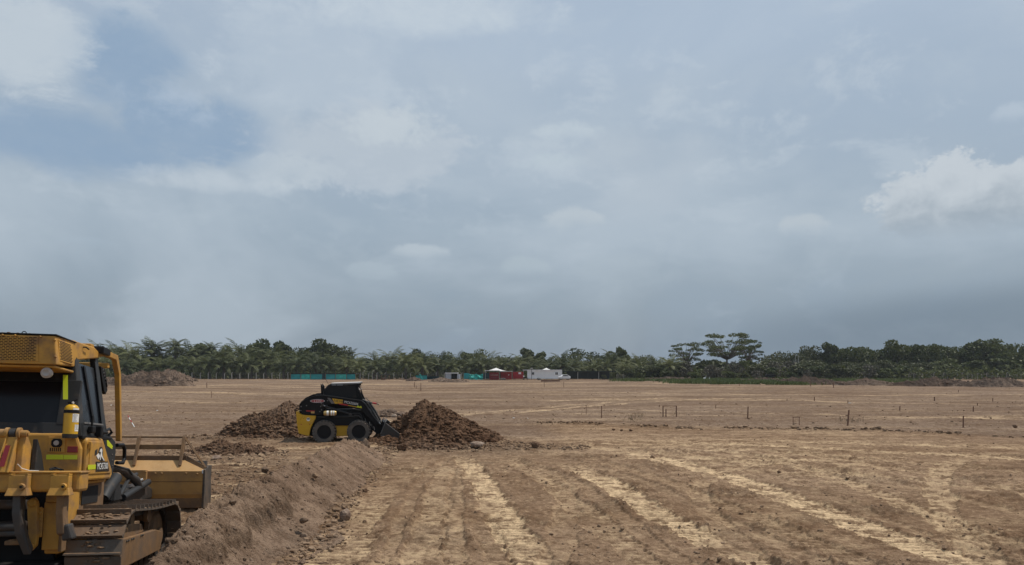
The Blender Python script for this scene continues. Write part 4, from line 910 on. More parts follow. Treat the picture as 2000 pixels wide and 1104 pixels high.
# broadleaf trees behind and at the right
BT = [('broad', 178, 669, 55, 285), ('broad', 215, 671, 50, 290), ('olive', 243, 669, 42, 280), ('broad', 400, 668, 60, 292), ('broad', 440, 674, 40, 292), ('broad', 376, 678, 40, 292), ('broad', 515, 661, 62, 280), ('broad', 552, 663, 50, 284), ('olive', 590, 673, 40, 288),
      ('broad', 624, 661, 66, 276), ('olive', 664, 671, 62, 280), ('broad', 495, 672, 50, 290), ('olive', 715, 692, 44, 300), ('olive', 752, 693, 50, 300), ('broad', 812, 681, 40, 292), ('broad', 790, 689, 36, 296), ('olive', 851, 683, 40, 290), ('airy', 877, 682, 34, 296),
      ('airy', 934, 676, 46, 286), ('broad', 912, 686, 40, 290), ('olive', 985, 689, 60, 292), ('broad', 1030, 678, 44, 286), ('broad', 1056, 685, 34, 290), ('olive', 1085, 690, 40, 296), ('airy', 1124, 674, 52, 280), ('airy', 1163, 682, 44, 284), ('broad', 1214, 675, 36, 276), ('broad', 1196, 686, 40, 280), ('airy', 1190, 681, 40, 282), ('olive', 1262, 688, 44, 285), ('broad', 1240, 694, 44, 285), ('olive', 1300, 700, 50, 275),
      ('olive', 1530, 679, 60, 255), ('olive', 1580, 670, 50, 262), ('broad', 1622, 666, 50, 258), ('olive', 1556, 684, 44, 250), ('broad', 1650, 672, 50, 262), ('broad', 1683, 668, 52, 256), ('olive', 1708, 678, 40, 262), ('broad', 1742, 663, 56, 250), ('broad', 1778, 664, 52, 254), ('broad', 1812, 663, 56, 250), ('airy', 1842, 669, 50, 258), ('broad', 1868, 667, 44, 254),
      ('broad', 1902, 661, 60, 248), ('airy', 1945, 654, 60, 256), ('broad', 1938, 662, 60, 246), ('broad', 1985, 660, 60, 248), ('broad', 2030, 664, 70, 250), ('broad', 2085, 660, 80, 250), ('olive', 1720, 700, 60, 238), ('olive', 1790, 705, 70, 238), ('broad', 1850, 700, 60, 238), ('olive', 1650, 704, 60, 240), ('broad', 1900, 702, 60, 238), ('broad', 1960, 698, 70, 238), ('olive', 1590, 700, 60, 240), ('olive', 1510, 698, 56, 244)]
DESC = {'broad': 'dark dense broadleaf tree', 'olive': 'olive green bushy tree', 'airy': 'thin airy tree showing sky through its crown'}
for kd in ('broad', 'olive', 'airy'):
    its = [(t[1], t[2], t[3], t[4]) for t in BT if t[0] == kd]
    lab = auto_label(its, {'broad': 'dark and dense', 'olive': 'olive green and bushy', 'airy': 'thin and airy'}[kd], {'broad': 'broadleaf tree', 'olive': 'bushy tree', 'airy': 'airy tree'}[kd], 0)
    for q, l in lab.items():
        hgt = EYE + (726 - q[1]) * q[3] / 1455; wpx_now = 10.4 * hgt / 9.6 / q[3] * 1455
        plant(kd, q[0], q[1], q[3], l, 'trees behind the plantation and fence', float(np.clip(q[2] * 1.28 / wpx_now, .5, 2.2)))
plant('umb', 1341, 668, 246, 'smaller flat-topped umbrella tree standing alone above the grey scrub', 'umbrella trees', .86, var=0)
plant('umb', 1420, 651, 246, 'largest umbrella tree, its tiered crown highest on the skyline', 'umbrella trees', .98, var=1)
plant('umb', 1462, 662, 256, 'umbrella tree merging with the right side of the largest one', 'umbrella trees', .72, var=0)
# scrub
bb = []
for px, top, d, k in [(1320, 704, 232, 'bush'), (1285, 706, 232, 'bush'), (1345, 706, 226, 'dry'), (1372, 699, 240, 'bush'), (1390, 708, 224, 'dry'), (1412, 702, 236, 'bush'), (1435, 706, 226, 'dry'), (1455, 698, 240, 'bush'), (1470, 710, 222, 'bush'), (1492, 702, 236, 'bush'), (1515, 706, 226, 'dry'), (1538, 700, 234, 'dry'), (1560, 706, 226, 'bush'), (1585, 712, 224, 'bush'), (1612, 712, 226, 'bush'), (1636, 710, 226, 'bush'), (1662, 714, 224, 'bush'), (1700, 708, 228, 'dry'), (1725, 716, 226, 'bush'), (1755, 712, 232, 'bush'), (1800, 712, 252, 'bush'), (1835, 708, 252, 'dry'), (1870, 712, 250, 'bush'), (1250, 716, 232, 'bush'), (1268, 712, 230, 'bush'), (1355, 724, 212, 'bush'), (1425, 722, 212, 'bush'), (1452, 727, 206, 'bush'), (1300, 722, 214, 'bush'), (1545, 724, 212, 'bush'), (1620, 728, 208, 'bush'), (1915, 712, 250, 'bush'), (1960, 714, 250, 'bush'), (1230, 722, 222, 'bush'), (1400, 716, 222, 'dry'), (1480, 720, 216, 'dry'), (1505, 714, 220, 'bush'), (1575, 722, 214, 'dry'), (2010, 712, 250, 'bush')]:
    bb.append((px, top, d, k))
for k, ad, no in (('bush', 'green', 'scrub bush'), ('dry', 'grey and leafless', 'scrub bush')):
    its = [q[:3] for q in bb if q[3] == k]
    for q, l in auto_label(its, ad, no, 0).items():
        plant(k, q[0], q[1], q[2], l if k == 'bush' else l.replace('scrub bush', 'dry bush'), 'scrub bushes' if k == 'bush' else 'dry grey bushes', 1.35)
plant('palm', 1310, 700, 228, 'single dark oil palm at the left edge of the grey scrub', None, 1.2)
# two bare pale trunks in the scrub
for px, top, l in ((1551, 692, 'left of two bare pale trunks in the scrub'), (1557, 694, 'right of two bare pale trunks in the scrub')):
    mb = MB(); s = 236 / 1455; hh = EYE + (726 - top) * s; mb.tube([(0, 0, -.2), (.15, 0, hh * .5), (.5, 0, hh)], [.16, .12, .06], 7); mb.tube([(.15, 0, hh * .5), (-.3, 0, hh * .8)], [.07, .03], 5)
    o = mb.build('bare_trunk', M['concrete']); o.location = at(px, 236); tag(o, l, 'tree', 'bare pale trunks')
# undergrowth and far wood that close the view between the trunks
def wood(name, x0, x1, d0, d1, hfun, n, size, mat, label, seed):
    g = np.random.default_rng(seed); px = g.uniform(x0, x1, n); d = g.uniform(d0, d1, n); x = (px - 1000) / 1455 * d; top = hfun(px)
    z = top * g.random(n) ** .8; u = unit(g.normal(size=(n, 3))); w = unit(np.cross(u, g.normal(size=(n, 3)))); sz = size * g.uniform(.6, 1.5, n)
    v, f = quads(np.stack([x, d, z], 1), u, w, sz * .75, sz)
    o = npmesh(name, v, f, M[mat]); tag(o, label, 'undergrowth', kind='stuff')
hf = lambda px: np.interp(px, [0, 150, 500, 700, 1000, 1300, 1500, 1600, 2200], [8, 8.5, 8.5, 6.8, 6.6, 5.4, 5.5, 8, 9]) + .8 * vnoise(px / 22, px * 0, 71)
wood('far_wood', -100, 2200, 292, 325, hf, 26000, 1.5, 'leaf', 'dark far wood filling the gaps behind palms and trees', 1)
wood('undergrowth', 120, 1330, 247, 262, lambda p: 2.6 + 0 * p, 9000, .8, 'leaf', 'dark undergrowth between the palm trunks', 2)
wood('scrub_cover', 1225, 2100, 226, 248, lambda p: np.interp(p, [1225, 1350, 1500, 1650, 2100], [2.2, 3.2, 3.6, 3.4, 3.6]) * (1 + .5 * vnoise(p / 14, p * 0, 5)), 9000, .7, 'leaf', 'low tangled scrub along the right edge of the site', 3)
# grass strip
def grass(name, rects, n, label, seed, hh=.5, bw=.16, mat='grass'):
    g = np.random.default_rng(seed); P = []; 
    for (xa, xb, ya, yb, wgt) in rects:
        k = int(n * wgt); d = 1455 * EYE / (g.uniform(ya, yb, k) - 726); px = g.uniform(xa, xb, k) + g.normal(0, 22, k) * (hh > .5); P.append(np.stack([(px - 1000) / 1455 * d, d], 1))
    P = np.vstack(P); P = P[fbm(P[:, 0] / 9, P[:, 1] / 14, 3, seed) > -.25]; n = len(P); z = ground(P[:, 0], P[:, 1], False, True)[0]
    h = hh * g.uniform(.4, 1.3, n); dr = unit(np.stack([g.normal(0, .45, n), g.normal(0, .45, n), np.ones(n)], 1)); w = unit(np.cross(dr, g.normal(size=(n, 3))))
    v, f = quads(np.stack([P[:, 0], P[:, 1], z + h * .35], 1), dr, w, np.full(n, bw), h)
    tag(npmesh(name, v, f, M[mat]), label, 'grass', kind='stuff')
grass('grass', [(1340, 1560, 743, 751, .45), (1230, 1420, 741, 746, .2), (1540, 1660, 742, 748, .15), (1740, 1790, 744, 752, .1), (1640, 1760, 738.5, 743, .1)], 60000, 'green grass strip at the far edge of the bare field', 6, .75)
grass('dry_grass', [(880, 1010, 818, 826, .5), (1215, 1260, 812, 826, .2), (1310, 1370, 803, 812, .15), (1635, 1690, 820, 828, .15)], 260, 'sparse dry weeds beyond the tall soil pile', 7, .35, .02, 'straw')

# ================================================================ FENCES, SHEDS, CONTAINERS
def fence(name, x0, x1, step, d, top, label, post_w=.16, lean=.3, wires=True):
    root = empty(name, at((x0 + x1) / 2, d)); s = d / 1455; k = int((x1 - x0) / step); hh = EYE + (726 - top) * s; cx = (x0 + x1) / 2; first = None
    for i in range(k + 1):
        px = x0 + step * i; 
        if first is None:
            mb = MB(); mb.box(-post_w / 2, post_w / 2, -post_w / 2, post_w / 2, -.2, hh - .25); mb.hexa([(-post_w / 2, -.06, hh - .25), (post_w / 2, -.06, hh - .25), (post_w / 2, .06, hh - .25), (-post_w / 2, .06, hh - .25)], [(lean - post_w / 2, -.06, hh + .1), (lean + post_w / 2, -.06, hh + .1), (lean + post_w / 2, .06, hh + .1), (lean - post_w / 2, .06, hh + .1)])
            o = mb.build('post', M['concrete'], root); first = o
        else: o = first.copy(); C.objects.link(o); o.parent = root
        o.location = ((px - cx) * s, random.uniform(-.3, .3), random.uniform(-.15, .08)); o.rotation_euler = (0, random.uniform(-.05, .05), 0)
    mb = MB()
    for q in (.25, .5, .75, .95): mb.tube([((x0 - cx) * s, 0, hh * q), ((x1 - cx) * s, 0, hh * q)], .02, 4)
    mb.build('wire_strand', M['wire'], root)
    return tag(root, label, 'fence')
fence('post_fence', 345, 568, 15.5, 236, 728, 'wire fence on pale posts left of the turquoise screen', .15)
fence('post_fence', 703, 905, 16.5, 236, 728, 'wire fence on pale posts between turquoise screen and grey shed', .15)
fence('post_fence', 1640, 1998, 9.6, 232, 728.5, 'long wire fence on white-topped posts along the right trees', .14)
fence('post_fence', 1205, 1330, 12, 232, 731, 'short wire fence right of the black net enclosure', .12)
def B(x0, x1, y0, y1, d, depth, mat, name, parent, mb=None):
    """box whose front face spans the given photo columns and rows at distance d, local to parent"""
    s = d / 1455; p = parent.location if parent else Vector((0, 0, 0)); m = mb or MB()
    m.box((x0 - 1000) * s - p.x, (x1 - 1000) * s - p.x, d - p.y, d - p.y + depth, EYE - (y1 - 726) * s - p.z, EYE - (y0 - 726) * s - p.z)
    return m if mb is not None else m.build(name, M[mat], parent)
# turquoise screen
root = empty('net_screen', at(631, 228)); tag(root, 'long turquoise shade net screen with dark roof line', 'screen')
for a, b, m in ((568, 587, 'teal'), (588, 606, 'tealbright'), (607, 629, 'teal'), (636, 655, 'teal'), (656, 676, 'tealbright'), (677, 694, 'teal')): B(a, b, 731, 741.2, 228, .08, m, 'net_panel', root)
B(629.2, 635.8, 731, 741.2, 228.2, .06, 'tealdark', 'net_panel', root)
B(567, 695.5, 729, 731, 227.8, 3.5, 'blacknet', 'roof', root)
for a in (567.5, 587.5, 606.5, 635.8, 655.5, 676.5, 694.5): B(a - .35, a + .35, 729.6, 742, 227.6, .14, 'wood', 'post', root)
# gate frame
root = empty('timber_shelter', at(748, 226)); tag(root, 'open dark timber frame right of the turquoise screen', 'frame')
for a in (737, 745, 752, 760): B(a - .5, a + .5, 732, 742.5, 226, .15, 'wood', 'post', root)
B(736, 761, 731.6, 732.8, 225.9, 2, 'blacknet', 'roof', root); B(745, 752, 738, 742, 226.3, .3, 'wood', 'bench', root)
for px, l in ((709, 'pale bent lamp post left of the timber frame'), (727, 'pale bent lamp post beside the timber frame')):
    mb = MB(); s = 226 / 1455; mb.tube([(0, 0, 0), (0, 0, 2.3), (.35, 0, 2.7)], .06, 6); mb.tube([(.25, 0, 2.6), (.6, 0, 2.72)], .11, 6); o = mb.build('lamp_post', M['concrete']); o.location = at(px, 226); tag(o, l, 'lamp post')
# dark teal shelter with leaning strip
root = empty('net_shelter', at(832, 228)); tag(root, 'low dark shelter with a turquoise net panel left of the grey shed', 'shelter')
B(812, 834, 733, 741.5, 228, .1, 'teal', 'net_panel', root); B(834, 858, 735, 741, 229, .1, 'tealdark', 'net_panel', root); B(810, 858, 732.2, 733.2, 227.7, 3, 'blacknet', 'roof', root)
mb = MB(); s = 224 / 1455; mb.hexa([(.5, 0, 0), (.9, 0, 0), (.9, .05, 0), (.5, .05, 0)], [(-.35, 0, 1.7), (.1, 0, 1.7), (.1, .05, 1.7), (-.35, .05, 1.7)]); o = mb.build('net_strip', M['tealbright']); o.location = at(821, 224); tag(o, 'bright turquoise strip leaning in front of the low dark shelter', 'strip')
# grey shed
root = empty('small_shed', at(883, 230)); tag(root, 'small grey shed with flat pale roof and open dark doorway', 'shed')
B(870, 881, 729.5, 740.5, 230, 2.6, 'greywall', 'wall', root); B(893, 898, 731, 740.5, 230, 2.6, 'greywall', 'wall', root); B(881, 893, 730, 740.5, 232.3, .1, 'hollow', 'doorway', root); B(869.5, 894, 728.2, 729.6, 229.6, 3.2, 'whitewall', 'roof', root)
# turquoise netting in front of blue-black container
root = empty('net_screen', at(924, 224)); tag(root, 'bright turquoise sagging net screen in front of the dark blue container', 'screen')
B(905, 917, 729, 740, 226, .08, 'teal', 'net_panel', root)
def cloth(x0, x1, y0, y1, d, mat, name, parent, seed=0, amp=.12, sag=.12):
    s = d / 1455; p = parent.location; nx, nz = 60, 24; u, w = np.meshgrid(np.linspace(0, 1, nx), np.linspace(0, 1, nz)); X = ((x0 - 1000) + (x1 - x0) * u) * s - p.x
    zt = EYE - (y0 - 726) * s - sag * np.abs(np.sin(u * math.pi * 2.0)) ; zb = EYE - (y1 - 726) * s + .04 * np.sin(u * 21); Z = zb + (zt - zb) * w; Y = d - p.y + amp * np.sin(u * 11 + w * 5) * .4 + amp * fbm(u * 4, w * 3, 3, seed)
    v = np.stack([X, Y, Z], -1).reshape(-1, 3); v = np.vstack([v, v + [0, .02, 0]]); i = np.arange(nz - 1)[:, None] * nx; j = np.arange(nx - 1)[None]; f = np.stack([i + j, i + j + 1, i + nx + j + 1, i + nx + j], -1).reshape(-1, 4)
    return npmesh(name, v, np.vstack([f, f[:, ::-1] + nx * nz]), M[mat], parent, True)
cloth(916, 943.5, 730, 741.8, 223, 'tealbright', 'net_panel', root, 3, .35, .35)
for a in (905.5, 916, 930, 943.6): B(a - .35, a + .35, 727.5, 742, 223.6, .14, 'wood', 'post', root)
def container(x0, x1, y0, y1, d, depth, mat, label, name='shipping_container', yaw=0.0, doors=False, extra=None):
    s = d / 1455; root = empty(name, at((x0 + x1) / 2, d, EYE - (y1 - 726) * s)); w = (x1 - x0) * s; h = (y1 - y0) * s; mb = MB(); n = max(6, int(w / .28)); pts = []
    for i in range(n): a = -w / 2 + .1 + (w - .2) * i / n; st = (w - .2) / n; pts += [(a, 0.05), (a + st * .3, 0.0), (a + st * .6, 0.0), (a + st * .85, 0.05)]
    poly = [(-w / 2 + .06, .05)] + pts + [(w / 2 - .06, .05), (w / 2 - .06, depth), (-w / 2 + .06, depth)]
    mb.prism(poly, 'z', .12, h - .1); mb.build('wall', M[mat], root)
    fr = MB()
    for a in (-w / 2, w / 2 - .12): fr.box(a, a + .12, -.03, .12, .1, h - .1)
    fr.box(-w / 2, w / 2, -.032, .1, 0, .12); fr.box(-w / 2, w / 2, -.032, .1, h - .12, h - .002); fr.box(-w / 2, w / 2, .1, depth, h - .1, h - .03); fr.build('frame', M[mat], root)
    root.rotation_euler = (0, 0, yaw)
    return tag(root, label, 'container'), w, h
c, w, h = container(944.5, 957, 728.5, 740, 228, 2.4, 'tealdark', 'dark blue-green container end under the white canopy')
c, w, h = container(956, 974.5, 727.5, 741.5, 224, 2.6, 'redcont', 'dark red container with white lettering under the pyramid canopy')
text_part('lettering', 'CONTAINER', .42, M['white'], c, Matrix.Translation((.05, -.05, h * .62)) @ Matrix.Rotation(R(90), 4, 'X'), .004)
mb = MB()
for i in range(-3, 4): mb.box(i * .3 - .02, i * .3 + .02, -.045, -.035, .3, h * .40)
mb.build('door_bar', M['wire'], c)
c, w, h = container(978, 1000, 727, 741, 226, 5.5, 'redcont', 'middle bright red container with a small white sign')
mb = MB(); mb.box(.55, .9, -.06, -.04, h * .55, h * .68); mb.build('sign', M['white'], c)
c, w, h = container(1001.5, 1022.5, 726.5, 739.8, 229, 2.6, 'redcont', 'rightmost red container with a white air conditioner')
mb = MB(); mb.box(.1, .9, -.40, -.06, h * .66, h * .92); mb.build('air_conditioner', M['whitewall'], c, .02)
def canopy(px, d, base_y, peak_y, wpx, label, posts=True):
    s = d / 1455; w = wpx * s; zb = EYE - (base_y - 726) * s; zp = EYE - (peak_y - 726) * s; root = empty('tent_canopy', at(px, d)); v = []; n = 9
    for ring in range(n):
        t = ring / (n - 1); r = w / 2 * t; z = zb + (zp - zb) * (1 - t) ** 1.5
        for j in range(32):
            a = j / 32 * 2 * math.pi; q = max(abs(math.cos(a)), abs(math.sin(a))); v.append((r * math.cos(a) / q, r * math.sin(a) / q, z))
    f = [(i * 32 + j, i * 32 + (j + 1) % 32, (i + 1) * 32 + (j + 1) % 32, (i + 1) * 32 + j) for i in range(n - 1) for j in range(32)]; mb = MB().add(v, f); o = mb.build('roof', M['canvas'], root); m = o.modifiers.new('solid', 'SOLIDIFY'); m.thickness = .03
    for sx in (-1, 1):
        for sy in (-1, 1): p = MB(); p.tube([(sx * w * .49, sy * w * .49, -zb * 0), (sx * w * .49, sy * w * .49, zb)], .04, 6); p.build('pole', M['concrete'], root)
    return tag(root, label, 'canopy')
canopy(969, 232, 724.5, 718.5, 40, 'white pyramid tent canopy above the red containers')
canopy(1067, 236, 723, 718.5, 22, 'white pyramid tent peak behind the white site office')
root = empty('flat_canopy', at(966, 224)); tag(root, 'flat white awning over the front of the red containers', 'awning'); B(947, 976, 723.4, 724.8, 221.5, 4, 'canvas', 'roof', root); B(976, 1001, 724.9, 725.9, 221.5, 4, 'canvas', 'roof', root)
for a in (948, 975, 1000): B(a - .3, a + .3, 725, 740.5, 221.6, .1, 'concrete', 'pole', root)
root = empty('flat_canopy', at(1027, 230)); tag(root, 'flat white awning between the red containers and the white office', 'awning'); B(1021, 1034, 722.3, 723.6, 229.6, 4, 'canvas', 'roof', root); B(1022.7, 1023.3, 723.6, 740, 229.7, .1, 'concrete', 'pole', root)
# white site office
root = empty('site_office', at(1064, 228)); tag(root, 'long white modular site office with two small windows', 'site office')
B(1031, 1063.3, 724, 738.6, 228.1, 2.4, 'whitewall', 'wall', root); B(1064.7, 1096.5, 724, 738.6, 228.1, 2.4, 'whitewall', 'wall', root)
s_ = 228 / 1455
for a, b in ((1038.6, 1043.2), (1084.8, 1089.4)):
    f = B(a - .4, b + .4, 727, 732.4, 228.0, .08, 'whitewall', 'window', root); gl = B(a, b, 727.4, 732, 227.97, .05, 'glass', 'pane', root); gl.parent = f
    fr = B((a + b) / 2 - .2, (a + b) / 2 + .2, 727.4, 732, 227.94, .05, 'whitewall', 'mullion', root); fr.parent = f
for a in (1029.8, 1063.3, 1096.4): B(a, a + 1.4, 722.6, 740, 227.9, .3, 'whitewall', 'corner_post', root)
mb = MB(); B(1029.8, 1097.8, 722.3, 724, 227.85, .2, 'whitewall', '', root, mb); B(1029.8, 1097.8, 738.6, 740.1, 227.85, .2, 'whitewall', '', root, mb); mb.build('rail', M['whitewall'], root)
B(1030, 1097.6, 722.6, 723.4, 228.1, 2.5, 'whitewall', 'roof', root)
# lamp post in front of the office
mb = MB(); s = 222 / 1455; mb.tube([(0, 0, 0), (0, 0, EYE + 5 * s)], .07, 8); o = mb.build('lamp_post', M['greyblk']); o.location = at(1038.5, 222); hd = MB(); hd.box(-.35, .35, -.1, .1, EYE + 5 * s, EYE + 5 * s + .35); h_ = hd.build('lamp_head', M['concrete'], o, .03); tag(o, 'dark floodlight post in front of the white site office', 'lamp post')
# motorbike-like dark clutter with white box
root = empty('parked_motorbike', at(1026.5, 226)); tag(root, 'dark motorbike with a white box parked beside the white office', 'motorbike')
for sx in (-.55, .55):
    mb = MB(); mb.lathe([(-.05, .12), (-.05, .3), (.05, .3), (.05, .12)], (sx, 0, .3), 'y', 20); mb.build('wheel', M['rubber'], root)
mb = MB(); mb.prism([(-.6, .55), (-.1, .45), (.35, .5), (.5, .95), (.3, 1.0), (.1, .8), (-.3, .78), (-.65, .8)], 'y', -.13, .13); mb.build('frame', M['black'], root, .02)
mb = MB(); mb.box(-.75, -.35, -.2, .2, .82, 1.2); mb.build('top_box', M['whitewall'], root, .03)
mb = MB(); mb.tube([(.38, -.35, 1.08), (.36, 0, 1.02), (.38, .35, 1.08)], .025, 6); mb.build('handlebar', M['black'], root)
# white car
root = empty('parked_car', at(1102, 225), R(14)); tag(root, 'white car parked at the right end of the site office', 'car')
mb = MB(); mb.prism([(-1.75, .45), (-1.8, .8), (-1.55, 1.0), (-1.0, 1.08), (-.55, 1.5), (.75, 1.52), (1.4, 1.1), (1.75, 1.0), (1.8, .5), (1.5, .3), (-1.5, .3)], 'y', -.8, .8); mb.build('body', M['whitewall'], root, .09)
mb = MB(); mb.prism([(-.93, 1.1), (-.52, 1.44), (.70, 1.45), (1.25, 1.12)], 'y', -.82, .82); mb.build('window', M['glass'], root)
for sx in (-1.15, 1.15):
    for sy in (-.75, .62): mb = MB(); mb.lathe([(0, .1), (0, .32), (.18, .32), (.18, .1)], (sx, sy, .32), 'y', 20); mb.build('wheel', M['rubber'], root)
for sy in (-.6, .45): mb = MB(); mb.box(-1.83, -1.75, sy, sy + .2, .7, .85); mb.build('headlight', M['lamp'], root)
# black net enclosure
root = empty('net_enclosure', at(1150, 230)); tag(root, 'long low black net enclosure with flat dark roof', 'enclosure')
for a, b in ((1107, 1128), (1129, 1148), (1149, 1169), (1170, 1190)): B(a, b, 727, 740.2, 230.4, .1, 'blacknet', 'net_panel', root)
B(1098, 1203, 724.8, 726.8, 229.6, 4, 'blacknet', 'roof', root)
for a in (1107, 1128.5, 1148.5, 1169.5, 1190): B(a - .5, a + .5, 726.4, 741, 229.9, .16, 'concrete' if a in (1128.5, 1169.5) else 'greyblk', 'post', root)
plant('bush', 1180, 731, 224, 'low green bush at the right end of the black net enclosure', None, .9)
plant('bush', 1196, 733, 222, 'lowest green bush just right of the black net enclosure', None, .9)
for px, l in ((982, 'grey bundle of rubble lying between the red containers'), (1053, 'brown heap of sacks in front of the white site office')):
    v, f = rockshape(2, int(px), .4); o = npmesh('rubble_heap', v * [.9, .5, .5], f, M['gravel']); o.location = at(px, 221, .25); tag(o, l, 'heap')
mb = MB(); s = 180 / 1455; mb.box(-2.3, 2.3, -.2, .2, 0, .35); mb.box(-2.2, 2.2, -.12, .28, .35, .5); o = mb.build('timber_stack', M['wood']); o.location = at(1075, 178, -.05); tag(o, 'long low timber stack on the bare field before the white office', 'timber stack')
# black box and white markers in the scrub
root = empty('black_box', at(1506, 190)); tag(root, 'black tarpaulin-covered box among the grey clod ridge', 'box'); s = 190 / 1455; z0 = EYE - 10.5 * s
mb = MB(); mb.box(-1.25, .75, -.6, .6, z0, EYE - 5 * s); mb.build('cover', M['black'], root, .08)
mb = MB(); mb.box(.75, 1.25, -.35, .35, EYE - 8 * s, EYE - 5.6 * s); mb.build('flap', M['black'], root, .06)
for sx in (-1.0, .5): mb = MB(); mb.box(sx, sx + .12, -.5, .5, -.3, z0); mb.build('leg', M['wood'], root)
for px, py, l in ((1376, 738, 'left of two white egrets standing in the grass strip'), (1383, 740.5, 'right of two white egrets, standing lower in the grass')):
    d = 186; s = d / 1455; root = empty('egret', at(px, d, -.05)); tag(root, l, 'bird', 'white egrets in the grass'); z = EYE - (py - 726) * s
    v, f = ico(2); body = v * [.34, .18, .20]; npmesh('body', body + [0, 0, z - .1], f, M['white'], root, True)
    mb = MB(); mb.tube([(.22, 0, z), (.38, 0, z + .25), (.32, 0, z + .45), (.42, 0, z + .55)], [.09, .06, .05, .06], 8); mb.build('neck', M['white'], root, smooth=True)
    mb = MB(); mb.tube([(.45, 0, z + .55), (.66, 0, z + .5)], [.03, .008], 6); mb.build('beak', M['gold'], root)
    for sy in (-.06, .06): mb = MB(); mb.tube([(0, sy, z - .2), (.02, sy, -.1)], .025, 6); mb.build('leg', M['black'], root)

# ================================================================ STAKES
def stake(px, py, top, label, wpx=1.6, name='wooden_stake', lean=0.0, cap=None, d=None):
    d = d or dist_of(py); s = d / 1455; h = (py - top) * s; w = max(wpx * .8 * s / 2, .012); x, y = (px - 1000) * s, d; z = gz(x, y)
    mb = MB(); mb.hexa([(-w, -w, -.15), (w, -w, -.15), (w, w, -.15), (-w, w, -.15)], [(lean * s - w, -w * .8, h), (lean * s + w, -w * .8, h + .01), (lean * s + w, w * .8, h), (lean * s - w, w * .8, h - .01)])
    o = mb.build(name, M['wood']); o.location = (x, y, z)
    if cap: m = MB(); m.box(lean * s - w * 1.6, lean * s + w * 1.6, -w * 1.6, w * 1.6, h * .8, h + .02); m.build('painted_tip', M[cap], o)
    return tag(o, label, 'stake', 'wooden survey stakes')
stake(1655, 834, 803, 'tallest leaning stake at the churned pad edge on the right', 3.2, lean=3)
stake(1881, 833, 810, 'straight stake standing alone near the right end of the churned pad edge', 2.4, lean=.6)
stake(1460, 819, 795, 'sturdy dark stake in mid field between string frame and leaning stake', 2.4, lean=1)
stake(1175, 818.5, 795, 'dark stake just beyond the pad edge right of the tall soil pile', 2.0)
stake(1145, 810, 793, 'thin faint stake left of the dark stake beyond the pad edge', .8)
stake(1287, 798, 793, 'tiny stake just left of the string frame', 1.6, lean=1)
stake(1398, 800.5, 793, 'short stake between the string frame and the sturdy dark stake', 1.4)
stake(1590.5, 784.5, 777, 'small stake above and left of the tallest leaning stake', 1.8)
stake(1656, 790.5, 785, 'small stake with a white rag above the tallest leaning stake', 1.6)
stake(1757, 805, 796.5, 'small dark stake between the tallest leaning stake and the right one', 2.0, lean=.6)
stake(1825, 783, 775, 'short dark stake on the pale band in the right field', 2.0)
stake(1901, 806, 796, 'small stake with a pebble beside it in the right field', 2.0)
stake(1909, 792, 787, 'tiniest stake beyond the one with the pebble', 1.5)
stake(1939, 783, 776, 'thin stake farthest right on the pale band', 1.5)
stake(1583, 756.5, 747.5, 'far stake in front of the clod ridge', 1.3); stake(1628, 759, 748, 'dark far stake in front of the pale earth mound', 1.5)
stake(1872, 765, 760, 'faint far stake below the spoil bank', 1.0)
stake(404, 757, 746.5, 'thin stake beyond the pale mounds left of the loader', 1.5); stake(413, 776, 762, 'faint thin stake below the one beyond the pale mounds', 1.0)
stake(809.5, 756, 746, 'left stake of a far pair beyond the tall soil pile', 1.2); stake(813, 757, 751, 'tiny stake inside the far pair beyond the tall pile', 1.0); stake(822, 760, 745, 'right stake of the far pair beyond the tall pile', 1.4)
stake(1063, 757, 745, 'thin far stake in front of the site office', 1.0); stake(1101, 757, 746, 'thin far stake in front of the white car', 1.0); stake(1444, 757, 752, 'faint stake below the grass strip', 1.0)
def string_frame(x0, x1, by, ty, label, extra=None, wpx=1.9):
    d = dist_of(by); s = d / 1455; root = empty('batter_board', at((x0 + x1) / 2, d)); w = wpx * s / 2; cx = (x0 + x1) / 2; zz = gz((cx - 1000) * s, d); root.location.z = zz; h = (by - ty) * s
    for a in (x0, x1): mb = MB(); mb.box((a - cx) * s - w, (a - cx) * s + w, -w, w, -.15, h); mb.build('post', M['wood'], root)
    mb = MB(); mb.box((x0 - cx) * s - .02, (x1 - cx) * s + .02, -.03, -.01, h - .035, h - .005); mb.build('crossbar', M['wood'], root)
    if extra: mb = MB(); mb.box((extra - cx) * s - w, (extra - cx) * s + w, -.25, -.25 + 2 * w, -.15, h * .72); mb.build('post', M['wood'], root)
    return tag(root, label, 'batter board')
string_frame(1295, 1321, 813.5, 792, 'batter board of thin posts joined by a crossbar in mid field', 1299)
string_frame(1549, 1561, 831, 814, 'small bent batter board at the churned pad edge', None, 1.0)
mb = MB(); mb.box(-.09, .12, -.05, .05, .0, .05); o = mb.build('white_rag', M['white']); d = dist_of(790); o.location = at(1659, d, gz(*at(1659, d)[:2])); tag(o, 'white rag lying beside the small stake', 'rag')
# red and white ranging pole leaning over
d = 33.0; s = d / 1455; a = Vector(((243 - 1000) * s, d + .3, EYE - (813 - 726) * s)); b = Vector(((267 - 1000) * s, d - .2, gz((267 - 1000) * s, d) + .02))
root = empty('ranging_pole', b); tag(root, 'thin red and white ranging pole leaning beyond the dozer', 'ranging pole')
for i, (t0, t1) in enumerate(((0, .38), (.38, .62), (.62, .82), (.82, 1.0))):
    mb = MB(); mb.tube([(a - b) * t0, (a - b) * t1], .018, 8); mb.build('pole_band', M['white' if i % 2 == 0 else 'redred'], root)
